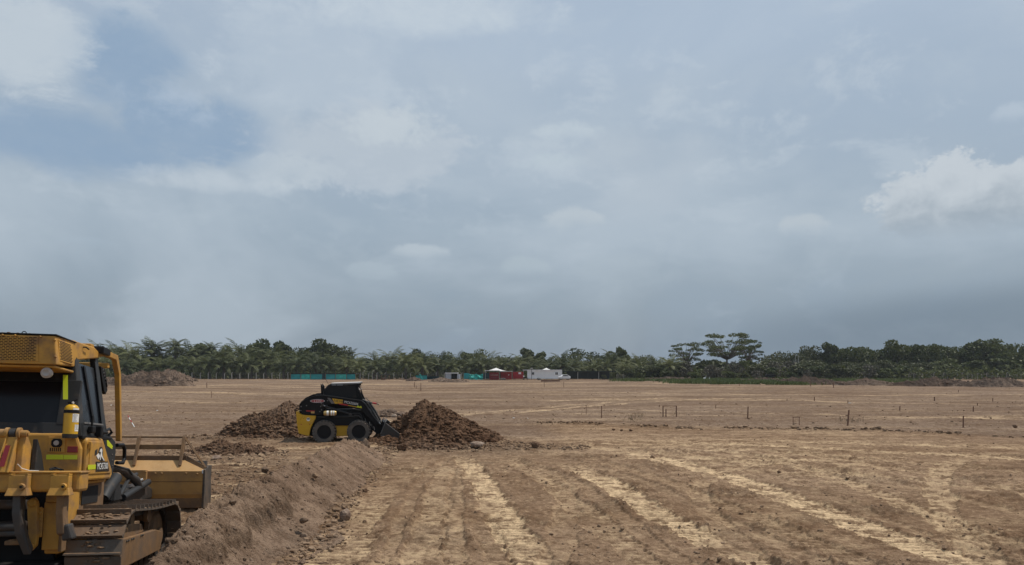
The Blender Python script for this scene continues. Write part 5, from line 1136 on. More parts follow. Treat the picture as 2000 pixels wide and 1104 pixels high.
# small litter
for px, py, l in ((1003, 817, 'white scrap beyond the right foot of the tall soil pile'), (1030, 818, 'smaller white scrap right of the first one beyond the pile'), (217, 792, 'white scrap on bare soil by the riser post'), (307, 803, 'white scrap on bare soil left of the brown pile')):
    v, f = rockshape(1, int(px), .5); d = dist_of(py); o = npmesh('litter', v * [.07, .05, .03], f, M['white']); o.location = at(px, d, gz(*at(px, d)[:2]) + .02); tag(o, l, 'litter', 'white scraps on the field')
# ================================================================ BULLDOZER  (X right, Y forward, Z up; centre line x = XC)
XC = -0.12
D = empty('bulldozer'); D.matrix_world = DZ_M
tag(D, 'large yellow crawler bulldozer at the left edge, seen from behind with its blade ahead', 'bulldozer')
def mir(x): return 2 * XC - x
def bx(name, mat, x0, x1, y0, y1, z0, z1, bev=.012, parent=None):
    return MB().box(x0, x1, y0, y1, z0, z1).build(name, M[mat], parent or D, bev)
def pr(name, mat, poly, ax, a, b, bev=.012, parent=None):
    return MB().prism(poly, ax, a, b).build(name, M[mat], parent or D, bev)
def bolts(mb, pts, ax, r=.014, h=.012):
    for p in pts: mb.lathe([(-h, r), (h * .5, r), (h, r * .7)] if ax != '-y' else [(h, r), (-h * .5, r), (-h, r * .7)], p, 'x' if ax == 'x' else 'y', 6)
# --- tracks
def loop_path():
    c0, r0, c1, r1 = np.array([.40, .49]), .465, np.array([2.40, .46]), .44
    pts = []
    for a in np.linspace(270, 90, 15): pts.append(c0 + r0 * np.array([math.cos(R(a)), math.sin(R(a))]))
    for t in np.linspace(0, 1, 12)[1:-1]: pts.append((c0 + [0, r0]) * (1 - t) + (c1 + [0, r1]) * t - [0, .022 * math.sin(t * math.pi)])
    for a in np.linspace(90, -90, 15): pts.append(c1 + r1 * np.array([math.cos(R(a)), math.sin(R(a))]))
    pts.append(pts[0]); return np.array(pts)
LP = loop_path(); seg = np.hypot(*np.diff(LP, axis=0).T); cum = np.concatenate([[0], np.cumsum(seg)]); NS = 38; pitch = cum[-1] / NS
def lp(s): s = s % cum[-1]; return np.array([np.interp(s, cum, LP[:, 0]), np.interp(s, cum, LP[:, 1])])
def track(x0, x1, tag_mud=True):
    g = np.random.default_rng(int(abs(x0) * 100)); mb = MB(); mud = MB(); xm = (x0 + x1) / 2
    for k in range(NS):
        s = k * pitch + .03; p = lp(s); q = lp(s + pitch); t = unit(q - p); n = np.array([t[1], -t[0]])   # n points inwards/outwards
        c = np.array([1.4, .47]); n = n if np.dot(n, (p + q) / 2 - c) > 0 else -n
        def P(u, w): r = p + t * u + n * w; return (r[0], r[1])
        # shoe with one grouser bar on the trailing edge
        prof = [P(-.005, 0), P(-.005, .062), P(.012, .062), P(.026, .018), P(pitch - .02, .012), P(pitch - .012, -.01), P(.01, -.012)]
        mb.prism(prof, 'x', x0, x1, 0)
        for xx in (xm - .09, xm + .06): mb.prism([P(.01, -.015), P(pitch + .02, -.015), P(pitch + .02, -.085), P(.01, -.085)], 'x', xx, xx + .035, 1)
        for xx in (xm - .06, xm + .045):
            for uu in (.07, .12): b = P(uu, .016); mb.box(xx - .013, xx + .013, b[0] - .010, b[0] + .010, b[1] - .012, b[1] + .012, 0)
        # packed mud in the middle of the shoe
        for _ in range(9 if n[1] > -.3 else 0):
            cv, cf = CLODS[g.integers(5)]; r = g.uniform(.010, .034); o = P(g.uniform(.03, pitch - .02), .018); xx = xm + g.normal(0, .085); mud.add(cv * [r * 1.5, r * 1.2, r * .8] + [xx, o[0], o[1]], cf.tolist())
        if n[1] > .8:
            for _ in range(60): cv, cf = CLODS[g.integers(5)]; r = g.uniform(.008, .026); o = P(g.uniform(.0, pitch), .016); xx = g.uniform(x0 + .03, x1 - .03); mud.add(cv * [r * 1.6, r * 1.3, r * .6] + [xx, o[0], o[1]], cf.tolist())
    o = mb.build('track', [M['steel'], M['darksteel']], D); m = mud.build('mud', M['pile_clod'], o); m['kind'] = 'stuff'
    return o
track(.76, 1.32); track(mir(1.32), mir(.76))
def undercarriage(sg):
    X = (lambda x: x) if sg > 0 else mir
    def b_(name, mat, x0, x1, *r, **k): a, c = sorted((X(x0), X(x1))); return bx(name, mat, a, c, *r, **k)
    def p_(name, mat, poly, x0, x1, **k): a, c = sorted((X(x0), X(x1))); return pr(name, mat, poly, 'x', a, c, **k)
    f = p_('track_frame', 'dirtyyellow', [(-.02, .30), (2.06, .30), (2.08, .47), (2.06, .55), (1.75, .60), (.08, .645), (-.02, .60)], 1.02, 1.235)
    p_('guard_hump', 'dirtyyellow', [(.30, .63), (.48, .70), (.68, .775), (1.20, .73), (1.32, .61), (.35, .60)], 1.00, 1.20, bev=.02)
    p_('guard_hump', 'dirtyyellow', [(.10, .60), (.16, .69), (.34, .70), (.46, .63)], 1.02, 1.19, bev=.02)
    mb = MB(); bolts(mb, [(X(1.238), y, .60) for y in (.42, .50, .62, .70, 1.02, 1.10)], 'x'); mb.build('bolt', M['darksteel'], f)
    for nm, c, r, mt in (('idler', (2.36, .46), .385, 'dirtyyellow'), ('sprocket', (.40, .49), .36, 'darksteel')):
        mb = MB(); w = .06; prof = [(-w, .08), (-w, r - .09), (-w * .4, r - .07), (-w * .4, r), (w * .4, r), (w * .4, r - .07), (w, r - .09), (w, .08)]; mb.lathe(prof, (X(1.05), c[0], c[1]), 'x', 40)
        mb.lathe([(-.10, .02), (-.10, .11), (.10, .11), (.10, .02)], (X(1.06), c[0], c[1]), 'x', 24)
        if nm == 'sprocket':
            for k in range(13): a = k * 2 * math.pi / 13; mb.box(X(1.05) - .03, X(1.05) + .03, c[0] + (r + .01) * math.cos(a) - .025, c[0] + (r + .01) * math.cos(a) + .025, c[1] + (r + .01) * math.sin(a) - .025, c[1] + (r + .01) * math.sin(a) + .025)
        mb.build(nm, M[mt], D, smooth=True)
    for y in (.80, 1.55): MB().lathe([(-.13, .03), (-.13, .085), (-.08, .085), (-.06, .065), (.06, .065), (.08, .085), (.13, .085), (.13, .03)], (X(1.06), y, .80), 'x', 24).build('carrier_roller', M['dirtyyellow'], D, smooth=True)
    for k in range(7): MB().lathe([(-.12, .03), (-.12, .12), (-.08, .12), (-.06, .09), (.06, .09), (.08, .12), (.12, .12), (.12, .03)], (X(1.05), .62 + .25 * k, .17), 'x', 20).build('track_roller', M['darksteel'], D, smooth=True)
undercarriage(1); undercarriage(-1)
# --- chassis and rear tank
bx('chassis', 'yellow', mir(.60), .60, .15, 1.2, .45, 1.30, .03); bx('front_frame', 'dirtyyellow', -.62, .06, 1.2, 3.4, .45, 1.2, .03)
pr('rear_panel', 'yellow', [(mir(.80), 1.29), (.80, 1.29), (.80, 1.66), (.74, 1.83), (mir(.74), 1.83), (mir(.80), 1.66)], 'y', .10, .17, .025)
bx('rear_housing', 'yellow', mir(.77), .72, .17, .62, 1.0, 1.80, .02)
def console(sg):
    X = (lambda x: x) if sg > 0 else mir
    a, c = sorted((X(.55), X(.83)))
    o = pr('side_tank', 'yellow', [(.19, 1.33), (.24, 1.30), (1.10, 1.29), (1.16, 1.34), (1.13, 1.42), (.78, 1.74), (.72, 1.785), (.22, 1.785), (.19, 1.75)], 'x', a, c, .035)
    # raised lid with rounded edge
    a, c = sorted((X(.82), X(.842)))
    pr('lid', 'yellow', [(.27, 1.37), (1.07, 1.36), (1.04, 1.43), (.74, 1.70), (.69, 1.745), (.27, 1.745)], 'x', a, c, .009, o)
    return o
ctank = console(1); console(-1)
MB().prism([(.20, 1.66), (.20, 1.74), (.28, 1.70)], 'x', .835, .87).build('latch', M['yellow'], ctank, .006)
# tail lamp, reflectors, tapes, plate
lp_ = bx('lamp_plate', 'yellow', .465, .640, .085, .10, 1.615, 1.79, .006)
pr('tail_lamp', 'black', [(.50, 1.70), (.52, 1.675), (.59, 1.675), (.61, 1.70), (.61, 1.745), (.59, 1.77), (.52, 1.77), (.50, 1.745)], 'y', .072, .087, .008)
MB().lathe([(-.01, .005), (-.01, .026), (.01, .030), (.01, .01)], (.555, .068, 1.722), 'y', 20).build('lamp_lens', M['lamp'], lp_, smooth=True)
mb = MB()
for k in range(6): mb.box(.49 + k * .020, .500 + k * .020, .082, .0855, 1.628, 1.668)
mb.build('vent_slot', M['hollow'], lp_)
bx('reflector', 'red', .662, .765, .088, .101, 1.618, 1.685, .003)
bx('reflective_tape', 'reflect', .455, .625, .094, .0995, 1.540, 1.592, 0); bx('reflective_tape', 'reflect', .63, .765, .094, .0995, 1.541, 1.590, 0)
bx('reflective_tape', 'reflect', .843, .8455, .215, .475, 1.425, 1.478, 0)
pl = MB().hexa([(.8425, .49, 1.395), (.8425, .97, 1.392), (.847, .97, 1.392), (.847, .49, 1.395)], [(.8425, .47, 1.512), (.8425, .90, 1.508), (.847, .90, 1.508), (.847, .47, 1.512)]).build('number_plate', M['plate'], D)
RX = Matrix.Rotation(R(90), 4, 'Z') @ Matrix.Rotation(R(90), 4, 'X')
text_part('lettering', 'MC457300', .108, M['white'], pl, Matrix.Translation((.8475, .715, 1.452)) @ RX, .0008, .80, .0)
# emblem: white standing animal figure inside a black arch, and a small black and white tag
mb = MB(); arch = [(.62 + .085 * math.cos(a), 1.60 + .085 * math.sin(a)) for a in np.linspace(0, math.pi, 12)] + [(.535, 1.55), (.64, 1.515), (.80, 1.515), (.705, 1.57)]
emb = MB().prism(arch, 'x', .842, .8455).build('emblem', M['plate'], D)
fig = MB(); fig.prism([(.575 + .0, 1.625), (.60, 1.655), (.64, 1.665), (.665, 1.645), (.66, 1.62), (.675, 1.58), (.72, 1.55), (.775, 1.52), (.74, 1.52), (.67, 1.555), (.635, 1.575), (.625, 1.53), (.60, 1.53), (.61, 1.58), (.625, 1.61), (.60, 1.63)], 'x', .8455, .848); fig.build('emblem_figure', M['white'], emb)
MB().prism([(.42, 1.64), (.50, 1.66), (.50, 1.60), (.42, 1.58)], 'x', .842, .8455).build('sticker', M['greyblk'], D)
MB().prism([(.47, 1.58), (.545, 1.61), (.60, 1.575), (.545, 1.535)], 'x', .8455, .8475).build('sticker', M['canvas'], D)
# --- cab
bl, bz, tz = .78, 1.80, 2.70
cy0, cy1, ty0, ty1, tx = .14, 1.06, .34, 1.16, .60
def lerp3(a, b, t): return tuple(a[i] + (b[i] - a[i]) * t for i in range(3))
def corner(sx, fy, z):
    t = (z - bz) / (tz - bz); xb, xt = (bl, tx) if sx > 0 else (mir(bl), mir(tx)); yb, yt = (cy1, ty1) if fy else (cy0, ty0)
    return (xb + (xt - xb) * t, yb + (yt - yb) * t, z)
def post(name, sx, fy, w=.055, mat='greyblk'):
    a, b = corner(sx, fy, bz), corner(sx, fy, tz + .12); dx = -sx * w * 1.3; dy = (-1 if fy else 1) * w * 1.6
    q = lambda p: [(p[0], p[1], p[2]), (p[0] + dx, p[1], p[2]), (p[0] + dx, p[1] + dy, p[2]), (p[0], p[1] + dy, p[2])]
    return MB().hexa(q(a), q(b)).build(name, M[mat], D, .012)
for sx in (1, -1):
    for fy in (0, 1): post('cab_post', sx, fy, .075 if not fy else .06)
# cab back wall with window
def rearquad(name, mat, x0, x1, z0, z1, off, th, parent=None, bev=.006):
    def y(z): return cy0 + (ty0 - cy0) * (z - bz) / (tz - bz)
    return MB().hexa([(x0, y(z0) + off, z0), (x1, y(z0) + off, z0), (x1, y(z0) + off + th, z0), (x0, y(z0) + off + th, z0)], [(x0, y(z1) + off, z1), (x1, y(z1) + off, z1), (x1, y(z1) + off + th, z1), (x0, y(z1) + off + th, z1)]).build(name, M[mat], parent or D, bev)
rearquad('window_frame', 'greyblk', mir(.66), .66, 1.82, 1.95, .0, .05)
rearquad('window_frame', 'black', mir(.60), .60, 2.42, 2.72, .01, .05)
rearquad('window_frame', 'greyblk', .505, .70, 1.93, 2.44, -.005, .05); rearquad('window_frame', 'greyblk', mir(.70), mir(.505), 1.93, 2.44, -.005, .05)
wr = rearquad('rear_window', 'glass', mir(.52), .52, 1.93, 2.44, .03, .01)
# side glazing: dark glass with frame bars
def sidequad(name, mat, sx, t0a, t1a, z0, z1, off, parent=None, skew=0.0):
    def P(t, z, o):
        a = corner(sx, 0, z); b = corner(sx, 1, z); return (a[0] + sx * o, a[1] + (b[1] - a[1]) * t, z)
    q = lambda z, s: [P(t0a + s, z, off), P(t1a + s, z, off), P(t1a + s, z, off - .012), P(t0a + s, z, off - .012)]
    return MB().hexa(q(z0, 0), q(z1, skew)).build(name, M[mat], parent or D, .002)
for sx in (1, -1):
    gl = sidequad('side_window', 'glass', sx, .07, .93, 1.95, 2.66, -.02)
    sidequad('glass_bar', 'black', sx, .50, .57, 1.95, 2.64, -.002, gl, -.18)
    sidequad('door_edge', 'greyblk', sx, .83, .93, 1.83, 2.74, .002)
    sidequad('door_sill', 'greyblk', sx, .0, 1.0, 1.80, 1.95, .0)
    sidequad('door_rail', 'wire', sx, .12, .84, 1.945, 1.965, .012)
# clutter on the sill: latch blocks and hinge
bx('door_latch', 'black', .775, .83, .34, .46, 1.84, 1.92); bx('door_hinge', 'black', .775, .85, .58, .66, 1.80, 1.93); bx('door_handle', 'black', .78, .82, .68, .95, 1.84, 1.875); MB().tube([(.80, .40, 1.90), (.80, .40, 2.04)], .012, 6).build('door_pin', M['black'], D)
bx('cab_floor', 'black', mir(.80), .80, .12, 1.15, 1.77, 1.81, .008)
# seat and wheel shapes seen faintly through the glass
bx('seat', 'black', mir(.12), .12 + 2 * XC * 0, .45, .62, 1.85, 2.35, .05)
# --- roof
roof = pr('roof', 'yellow', [(.30, 2.67), (1.14, 2.80), (1.16, 2.87), (.95, 2.915), (.30, 2.90)], 'x', mir(.60), .60, .015)
acb = MB().hexa([(mir(.63), -.285, 2.555), (.63, -.285, 2.555), (.60, .33, 2.60), (mir(.60), .33, 2.60)], [(mir(.60), -.30, 2.865), (.60, -.30, 2.865), (.60, .33, 2.905), (mir(.60), .33, 2.905)]).build('roof_box', M['yellow'], D, .012)
bx('roof_edge', 'black', mir(.615), .615, -.305, .30, 2.872, 2.884, .0)
bx('roof_lip', 'yellow', mir(.60), .60, -.24, .34, 2.525, 2.553, .01)
# rear grille: rows of slots on a slightly raised panel
gp = MB().hexa([(-.55, -.2925, 2.585), (.455, -.2925, 2.585), (.455, -.285, 2.585), (-.55, -.285, 2.585)], [(-.55, -.3065, 2.85), (.435, -.3065, 2.85), (.435, -.297, 2.85), (-.55, -.297, 2.85)]).build('rear_grille', M['yellow'], acb, .002)
mb = MB()
for r_ in range(15):
    z = 2.595 + r_ * .0172; yy = -.2932 - (z - 2.585) * .053
    for k in range(24):
        x = -.54 + k * .0425 + (.021 if r_ % 2 else 0)
        if x + .03 < .44: mb.box(x, x + .031, yy - .0012, yy + .001, z, z + .0078)
mb.build('slot', M['hollow'], gp)
sg_ = MB().hexa([(.6265, -.19, 2.61), (.6265, .21, 2.61), (.60, .21, 2.61), (.60, -.19, 2.61)], [(.6115, -.23, 2.84), (.6115, .14, 2.84), (.59, .14, 2.84), (.59, -.23, 2.84)]).build('side_grille', M['yellow'], acb, .002)
mb = MB()
for r_ in range(13):
    t = (r_ + .5) / 13; z = 2.618 + t * .21; xx = .6268 - t * .015
    for k in range(9):
        y = -.18 - t * .035 + k * .039 + (.019 if r_ % 2 else 0)
        if y + .028 < .20 - t * .06: mb.box(xx - .001, xx + .0022, y, y + .029, z, z + .0078)
mb.build('slot', M['hollow'], sg_)
mb = MB(); bolts(mb, [(-.46 + 0 * k, -.31, 2.845) for k in range(1)] + [(.22, -.31, 2.855), (.46, -.308, 2.85), (.60, -.30, 2.82), (.615, -.295, 2.64), (.10, -.31, 2.855)], '-y', .012, .012); mb.build('bolt', M['yellow'], acb)
MB().lathe([(-.02, .01), (-.035, .035), (-.02, .058), (.03, .05), (.05, .02)], (.52, -.22, 2.47), 'y', 28).build('work_light', M['lamp'], D, smooth=True)
bx('light_bracket', 'black', .50, .54, -.20, -.15, 2.50, 2.56, .004)
mb = MB(); mb.box(.42, .55, .98, 1.10, 2.89, 2.965); mb.build('roof_lug', M['yellow'], D, .012)
mb = MB(); mb.box(.50, .66, 1.10, 1.38, 2.86, 2.94); mb.box(.52, .64, 1.14, 1.34, 2.94, 2.955); mb.build('front_light', M['black'], D, .01)
MB().tube([(.60, .55, 2.86), (.63, .56, 2.862), (.63, .66, 2.85)], .009, 6).build('cable', M['black'], D)
# dirt lying on the roof
g = np.random.default_rng(3); mb = MB()
for _ in range(260):
    cv, cf = CLODS[g.integers(5)]; r = g.uniform(.004, .014); mb.add(cv * [r * 1.6, r * 1.4, r * .8] + [g.uniform(-.8, .5) if g.random() < .4 else g.normal(-.02, .10), g.uniform(-.28, .2), 2.889], cf.tolist())
o = mb.build('roof_dirt', M['pile_clod'], D); o['kind'] = 'stuff'
MB().tube([(.28 + .022 * math.cos(a), -.25, 2.888 + .022 * math.sin(a)) for a in np.linspace(0, math.pi, 8)], .005, 5).build('lifting_eye', M['black'], D)
# --- riser posts and crossbar in front of the cab
for sx in (1, -1):
    X = (lambda x: x) if sx > 0 else mir
    a, c = sorted((X(.60), X(.535)))
    outer = [(1.10, 2.90), (1.47, 2.94), (1.90, 2.935), (2.08, 2.70), (2.31, 1.77), (2.235, 1.77), (2.00, 2.68), (1.84, 2.86), (1.45, 2.87), (1.10, 2.80)]
    pr('riser_post', 'yellow', outer, 'x', a, c, .008)
bx('crossbar', 'yellow', mir(.55), .55, 1.66, 1.74, 2.735, 2.80, .008)
# mirror cluster and curtain on the front post
mb = MB(); mb.prism([(1.14, 2.70), (1.24, 2.69), (1.42, 2.50), (1.47, 2.42), (1.40, 2.36), (1.33, 2.40), (1.20, 2.58)], 'x', .585, .625); mb.tube([(.60, 1.20, 2.66), (.62, 1.32, 2.60), (.62, 1.42, 2.46)], .018, 8); mb.build('mirror', M['black'], D, .012)
mb = MB()
for k in range(6): mb.box(.625, .632, 1.22 + .035 * k, 1.235 + .035 * k, 2.655 - .035 * k, 2.675 - .035 * k)
mb.build('mirror_clip', M['chrome'], D)
# --- engine hood, side stairs, handrail
bx('hood', 'yellow', -.66, .10, 1.15, 3.3, 1.20, 1.74, .05)
bx('grille', 'black', -.62, .06, 3.3, 3.34, 1.10, 1.70, .01)
MB().tube([(-.35, 2.1, 1.75), (-.35, 2.1, 2.3), (-.35, 2.02, 2.42)], .05, 12).build('exhaust', M['darksteel'], D)
pr('side_cowl', 'greyblk', [(1.02, 1.82), (1.62, 1.90), (2.02, 1.76), (2.06, 1.62), (1.98, 1.28), (1.80, 1.28), (1.60, 1.48), (1.50, 1.40), (1.45, 1.16), (1.30, 1.16), (1.12, 1.72)], 'x', .50, .60, .012)
pr('reflective_tape', 'reflect', [(1.62, 1.80), (1.90, 1.70), (1.86, 1.66), (1.66, 1.705)], 'x', .601, .604, 0)
mb = MB()
for k in range(4): mb.box(.60, .608, 1.86 + k * .018, 1.89 + k * .018, 1.66 - k * .075, 1.672 - k * .075)
mb.build('rivet', M['chrome'], D)
MB().tube([(.60, 2.08, 1.715), (.60, 2.36, 1.72), (.60, 2.44, 1.66), (.60, 2.46, 1.53), (.60, 2.40, 1.47), (.60, 2.12, 1.475)], .026, 10).build('grab_handle', M['black'], D, smooth=True)
MB().tube([(.66, 1.08, 1.84), (.68, 1.45, 1.92), (.68, 1.55, 1.88), (.64, 1.48, 1.80)], .018, 8).build('grab_handle', M['black'], D, smooth=True)
pr('side_strut', 'yellow', [(1.86, 1.46), (1.98, 1.46), (1.98, 1.12), (1.90, 1.12)], 'x', .52, .58, .006)
# frame below: box seen between tank and track
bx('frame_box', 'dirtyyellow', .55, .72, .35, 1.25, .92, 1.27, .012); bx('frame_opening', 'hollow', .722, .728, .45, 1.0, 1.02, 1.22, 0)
bx('frame_shelf', 'yellow', .50, .76, .25, 1.15, 1.255, 1.285, .006)
# hydraulic cylinders and push frame ahead
mb = MB(); mb.tube([(.63, 1.55, 1.02), (.63, 1.72, 1.14), (.63, 2.02, 1.27)], [.065, .08, .08], 16); mb.build('lift_cylinder', M['greyblk'], D, smooth=True)
MB().tube([(.63, 2.02, 1.27), (.63, 2.10, 1.31)], [.06, .04], 14).build('cylinder_cap', M['steel'], D, smooth=True)
pr('lift_bracket', 'greyblk', [(2.13, 1.30), (2.20, 1.28), (2.42, .96), (2.05, .96)], 'x', .56, .62, .01)
MB().tube([(.62, 1.85, .98), (.62, 1.88, 1.12), (.60, 2.0, 1.17)], .03, 8).build('hose', M['black'], D, smooth=True)
pr('push_frame', 'darksteel', [(2.1, .96), (2.3, 1.06), (3.0, 1.10), (3.9, 1.12), (4.28, 1.02), (4.28, .86), (2.1, .84)], 'x', .30, .56, .03)
mb = MB(); mb.tube([(.50, 2.1, 1.42), (.55, 2.6, 1.36), (.55, 2.95, 1.26)], .05, 12); mb.tube([(.55, 2.85, 1.30), (.60, 3.10, 1.20), (.62, 3.25, 1.10)], [.055, .065, .045], 12); mb.build('angle_cylinder', M['darksteel'], D, smooth=True)
MB().tube([(.55, 2.2, 1.43), (.60, 2.7, 1.37), (.60, 2.9, 1.28)], .018, 8).build('hose', M['greyblk'], D, smooth=True)
MB().tube([(.60, 2.35, 1.02), (.55, 2.9, 1.22), (.50, 3.5, 1.28)], .028, 10).build('cylinder_rod', M['greyblk'], D, smooth=True)
MB().tube([(.60, 2.5, .98), (.62, 3.0, 1.06), (.60, 3.8, 1.15)], .05, 10).build('cylinder_rod', M['greyblk'], D, smooth=True)
for y, z in ((2.35, 1.25), (2.6, 1.15)): MB().tube([(.35, y, z), (.5, y + .15, z - .10), (.52, y + .4, z - .12)], .025, 8).build('hose', M['black'], D, smooth=True)
# --- ripper at the rear
beam = bx('ripper_beam', 'yellow', mir(1.02), 1.02, -.55, -.28, 1.215, 1.415, .03)
bx('beam_edge', 'yellow', mir(1.03), 1.03, -.565, -.28, 1.405, 1.425, .006, beam)
def pocket(x):
    p = MB(); w = .085; p.hexa([(x - w, -.66, 1.24), (x + w, -.66, 1.24), (x + w, -.55, 1.24), (x - w, -.55, 1.24)], [(x - w, -.66, 1.385), (x + w, -.66, 1.385), (x + w, -.55, 1.385), (x - w, -.55, 1.385)])
    o = p.build('shank_pocket', M['yellow'], D, .008)
    MB().hexa([(x - .105, -.685, 1.185), (x + .105, -.685, 1.185), (x + .105, -.54, 1.185), (x - .105, -.54, 1.185)], [(x - w, -.66, 1.265), (x + w, -.66, 1.265), (x + w, -.55, 1.265), (x - w, -.55, 1.265)]).build('pocket_foot', M['yellow'], o, .006)
    m = MB(); m.box(x - w, x - w + .022, -.66, -.56, 1.385, 1.402); m.box(x + w - .022, x + w, -.66, -.56, 1.385, 1.402); m.hexa([(x - w, -.66, 1.385), (x + w, -.66, 1.397), (x + w, -.645, 1.397), (x - w, -.645, 1.385)], [(x - w, -.66, 1.395), (x + w, -.66, 1.412), (x + w, -.645, 1.412), (x - w, -.645, 1.395)]); m.build('pocket_rim', M['canvas' if 0 else 'yellow'], o)
    MB().lathe([(-.012, .012), (-.02, .028), (.0, .034), (.03, .030), (.03, .01)], (x + .045, -.675, 1.275), 'y', 16).build('pin', M['yellow'], o, smooth=True)
    MB().lathe([(-.004, .002), (-.004, .012), (.004, .012), (.004, .002)], (x + .045, -.698, 1.275), 'y', 12).build('pin_hole', M['hollow'], o)
for x in (.485, .865, mir(.485), mir(.865)): pocket(x)
def shank(x, mat, lean=0.0, z1=.66, tip=True):
    a = [(-.64, 1.20), (-.50, 1.20), (-.49, .95), (-.46, .75), (-.44, z1 + .02), (-.56, z1 - .03), (-.62, .80), (-.64, 1.0)]
    o = MB()
    n = len(a); vs = []
    for s_ in (-1, 1):
        for (y, z) in a: t = max(0, (1.0 - z)) / .4; vs.append((x + s_ * .036 + lean * t ** 1.6, y, z))
    o.add(vs, [tuple(range(n))[::-1], tuple(range(n, 2 * n))] + [(i, (i + 1) % n, n + (i + 1) % n, n + i) for i in range(n)])
    return o.build('shank', M[mat], D, .012)
shank(.475, 'darksteel', .10, .62); shank(mir(.475), 'darksteel', .0, .62)
s2 = shank(.875, 'dirtyyellow', .045, .80); shank(mir(.865), 'dirtyyellow', 0, .80)
MB().hexa([(.90, -.60, .72), (1.0, -.60, .74), (1.0, -.45, .74), (.90, -.45, .72)], [(.89, -.62, .88), (.955, -.62, .90), (.955, -.46, .90), (.89, -.46, .88)]).build('shank_tip', M['darksteel'], s2, .02)
# ripper linkage arms and mounting
def link(x):
    o = pr('ripper_link', 'yellow', [(x - .045, 1.12), (x + .02, 1.155), (x + .055, 1.09), (x + .06, .92), (x + .075, .78), (x + .07, .66), (x + .02, .60), (x - .03, .63), (x - .01, .78), (x - .03, .95)], 'y', -.40, -.33, .012)
    for z in (1.10, .655): MB().lathe([(-.03, .01), (-.035, .030), (-.02, .045), (.04, .045), (.04, .01)], (x + .012, -.40, z), 'y', 22).build('pin_boss', M['yellow'], o, smooth=True)
    m = MB(); m.box(x + .045, x + .092, -.335, -.315, .74, 1.04); m.build('slot_plate', M['yellow'], o, .004)
    m = MB(); m = None
    for z in (1.035, .985, .92, .775): m = MB(); bolts(m, [(x + .068, -.335, z)], '-y', .017, .014); m.build('bolt', M['yellow'], o)
link(.525); link(mir(.60))
bx('ripper_mount', 'yellow', .60, .765, -.27, -.20, .60, 1.095, .008); bx('mount_edge', 'dirtyyellow', .765, .80, -.29, -.16, .58, 1.12, .006); bx('mount_bracket', 'yellow', .63, .80, -.33, -.2, 1.10, 1.21, .008)
bx('ripper_mount', 'yellow', mir(.765), mir(.60), -.27, -.20, .60, 1.095, .008)
bx('rear_case', 'yellow', .60, .755, -.2, .3, .55, 1.25, .02); bx('rear_case', 'yellow', mir(.755), mir(.60), -.2, .3, .55, 1.25, .02)
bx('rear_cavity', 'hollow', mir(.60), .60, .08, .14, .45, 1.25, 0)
for z, r in ((1.07, .05), (.84, .06)): MB().tube([(mir(.42), -.2, z), (.42, -.2, z)], r, 16).build('ripper_cylinder', M['darksteel'], D, smooth=True)
bx('cross_tube', 'darksteel', mir(.45), .45, -.25, -.1, .74, .80, .02); bx('drawbar', 'dirtyyellow', .28, .44, -.35, -.1, .665, .71, .01)
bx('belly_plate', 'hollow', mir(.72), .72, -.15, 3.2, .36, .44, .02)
# lift frame with top pin
x0, x1 = .26, .37
lf = MB().hexa([(.245, -.60, 1.415), (.375, -.60, 1.415), (.375, -.50, 1.415), (.245, -.50, 1.415)], [(.285, -.50, 1.78), (.395, -.50, 1.78), (.395, -.44, 1.78), (.285, -.44, 1.78)]).build('lift_frame', M['yellow'], D, .008)
for xa, xb in (((.245, .262), (.285, .300)), ((.358, .375), (.380, .395))):
    MB().hexa([(xa[0], -.615, 1.415), (xa[1], -.615, 1.415), (xa[1], -.60, 1.415), (xa[0], -.60, 1.415)], [(xb[0], -.515, 1.78), (xb[1], -.515, 1.78), (xb[1], -.50, 1.78), (xb[0], -.50, 1.78)]).build('edge_strip', M['yellow'], lf, .004)
pr('side_web', 'yellow', [(-.50, 1.415), (-.12, 1.415), (-.20, 1.60), (-.40, 1.80), (-.47, 1.80)], 'x', .385, .445, .008, lf)
pr('dark_gusset', 'greyblk', [(-.30, 1.415), (-.05, 1.415), (-.16, 1.62), (-.28, 1.76)], 'x', .452, .50, .006, lf)
for x in (.285, .395): MB().lathe([(-.016, .012), (-.016, .058), (.016, .058), (.016, .012)], (x, -.47, 1.815), 'x', 26).build('pin_ear', M['yellow'], lf, .004, True)
MB().lathe([(-.03, .01), (-.03, .034), (.045, .034), (.045, .022), (.06, .022), (.06, .008)], (.425, -.47, 1.812), 'x', 24).build('pin', M['yellow'], lf, smooth=True)
MB().lathe([(-.028, .01), (-.028, .05), (.028, .05), (.028, .01)], (.340, -.47, 1.815), 'x', 26).build('rod_eye', M['darksteel'], lf, smooth=True)
MB().tube([(-.5, -.47, 1.812), (.275, -.47, 1.812)], .045, 20).build('cross_pin', M['yellow'], D, smooth=True)
MB().hexa([(.280, -.607, 1.475), (.330, -.607, 1.475), (.330, -.603, 1.475), (.280, -.603, 1.475)], [(.306, -.549, 1.69), (.350, -.549, 1.69), (.350, -.545, 1.69), (.306, -.545, 1.69)]).build('reflector', M['red'], lf, 0)
MB().hexa([(mir(.375), -.60, 1.415), (mir(.245), -.60, 1.415), (mir(.245), -.50, 1.415), (mir(.375), -.50, 1.415)], [(mir(.395), -.50, 1.80), (mir(.285), -.50, 1.80), (mir(.285), -.44, 1.80), (mir(.395), -.44, 1.80)]).build('lift_frame', M['yellow'], D, .008)
MB().tube([(.43, -.55, 1.50), (.45, -.50, 1.455), (.50, -.45, 1.432), (.58, -.42, 1.428)], .004, 5).build('loose_wire', M['canvas'], D)
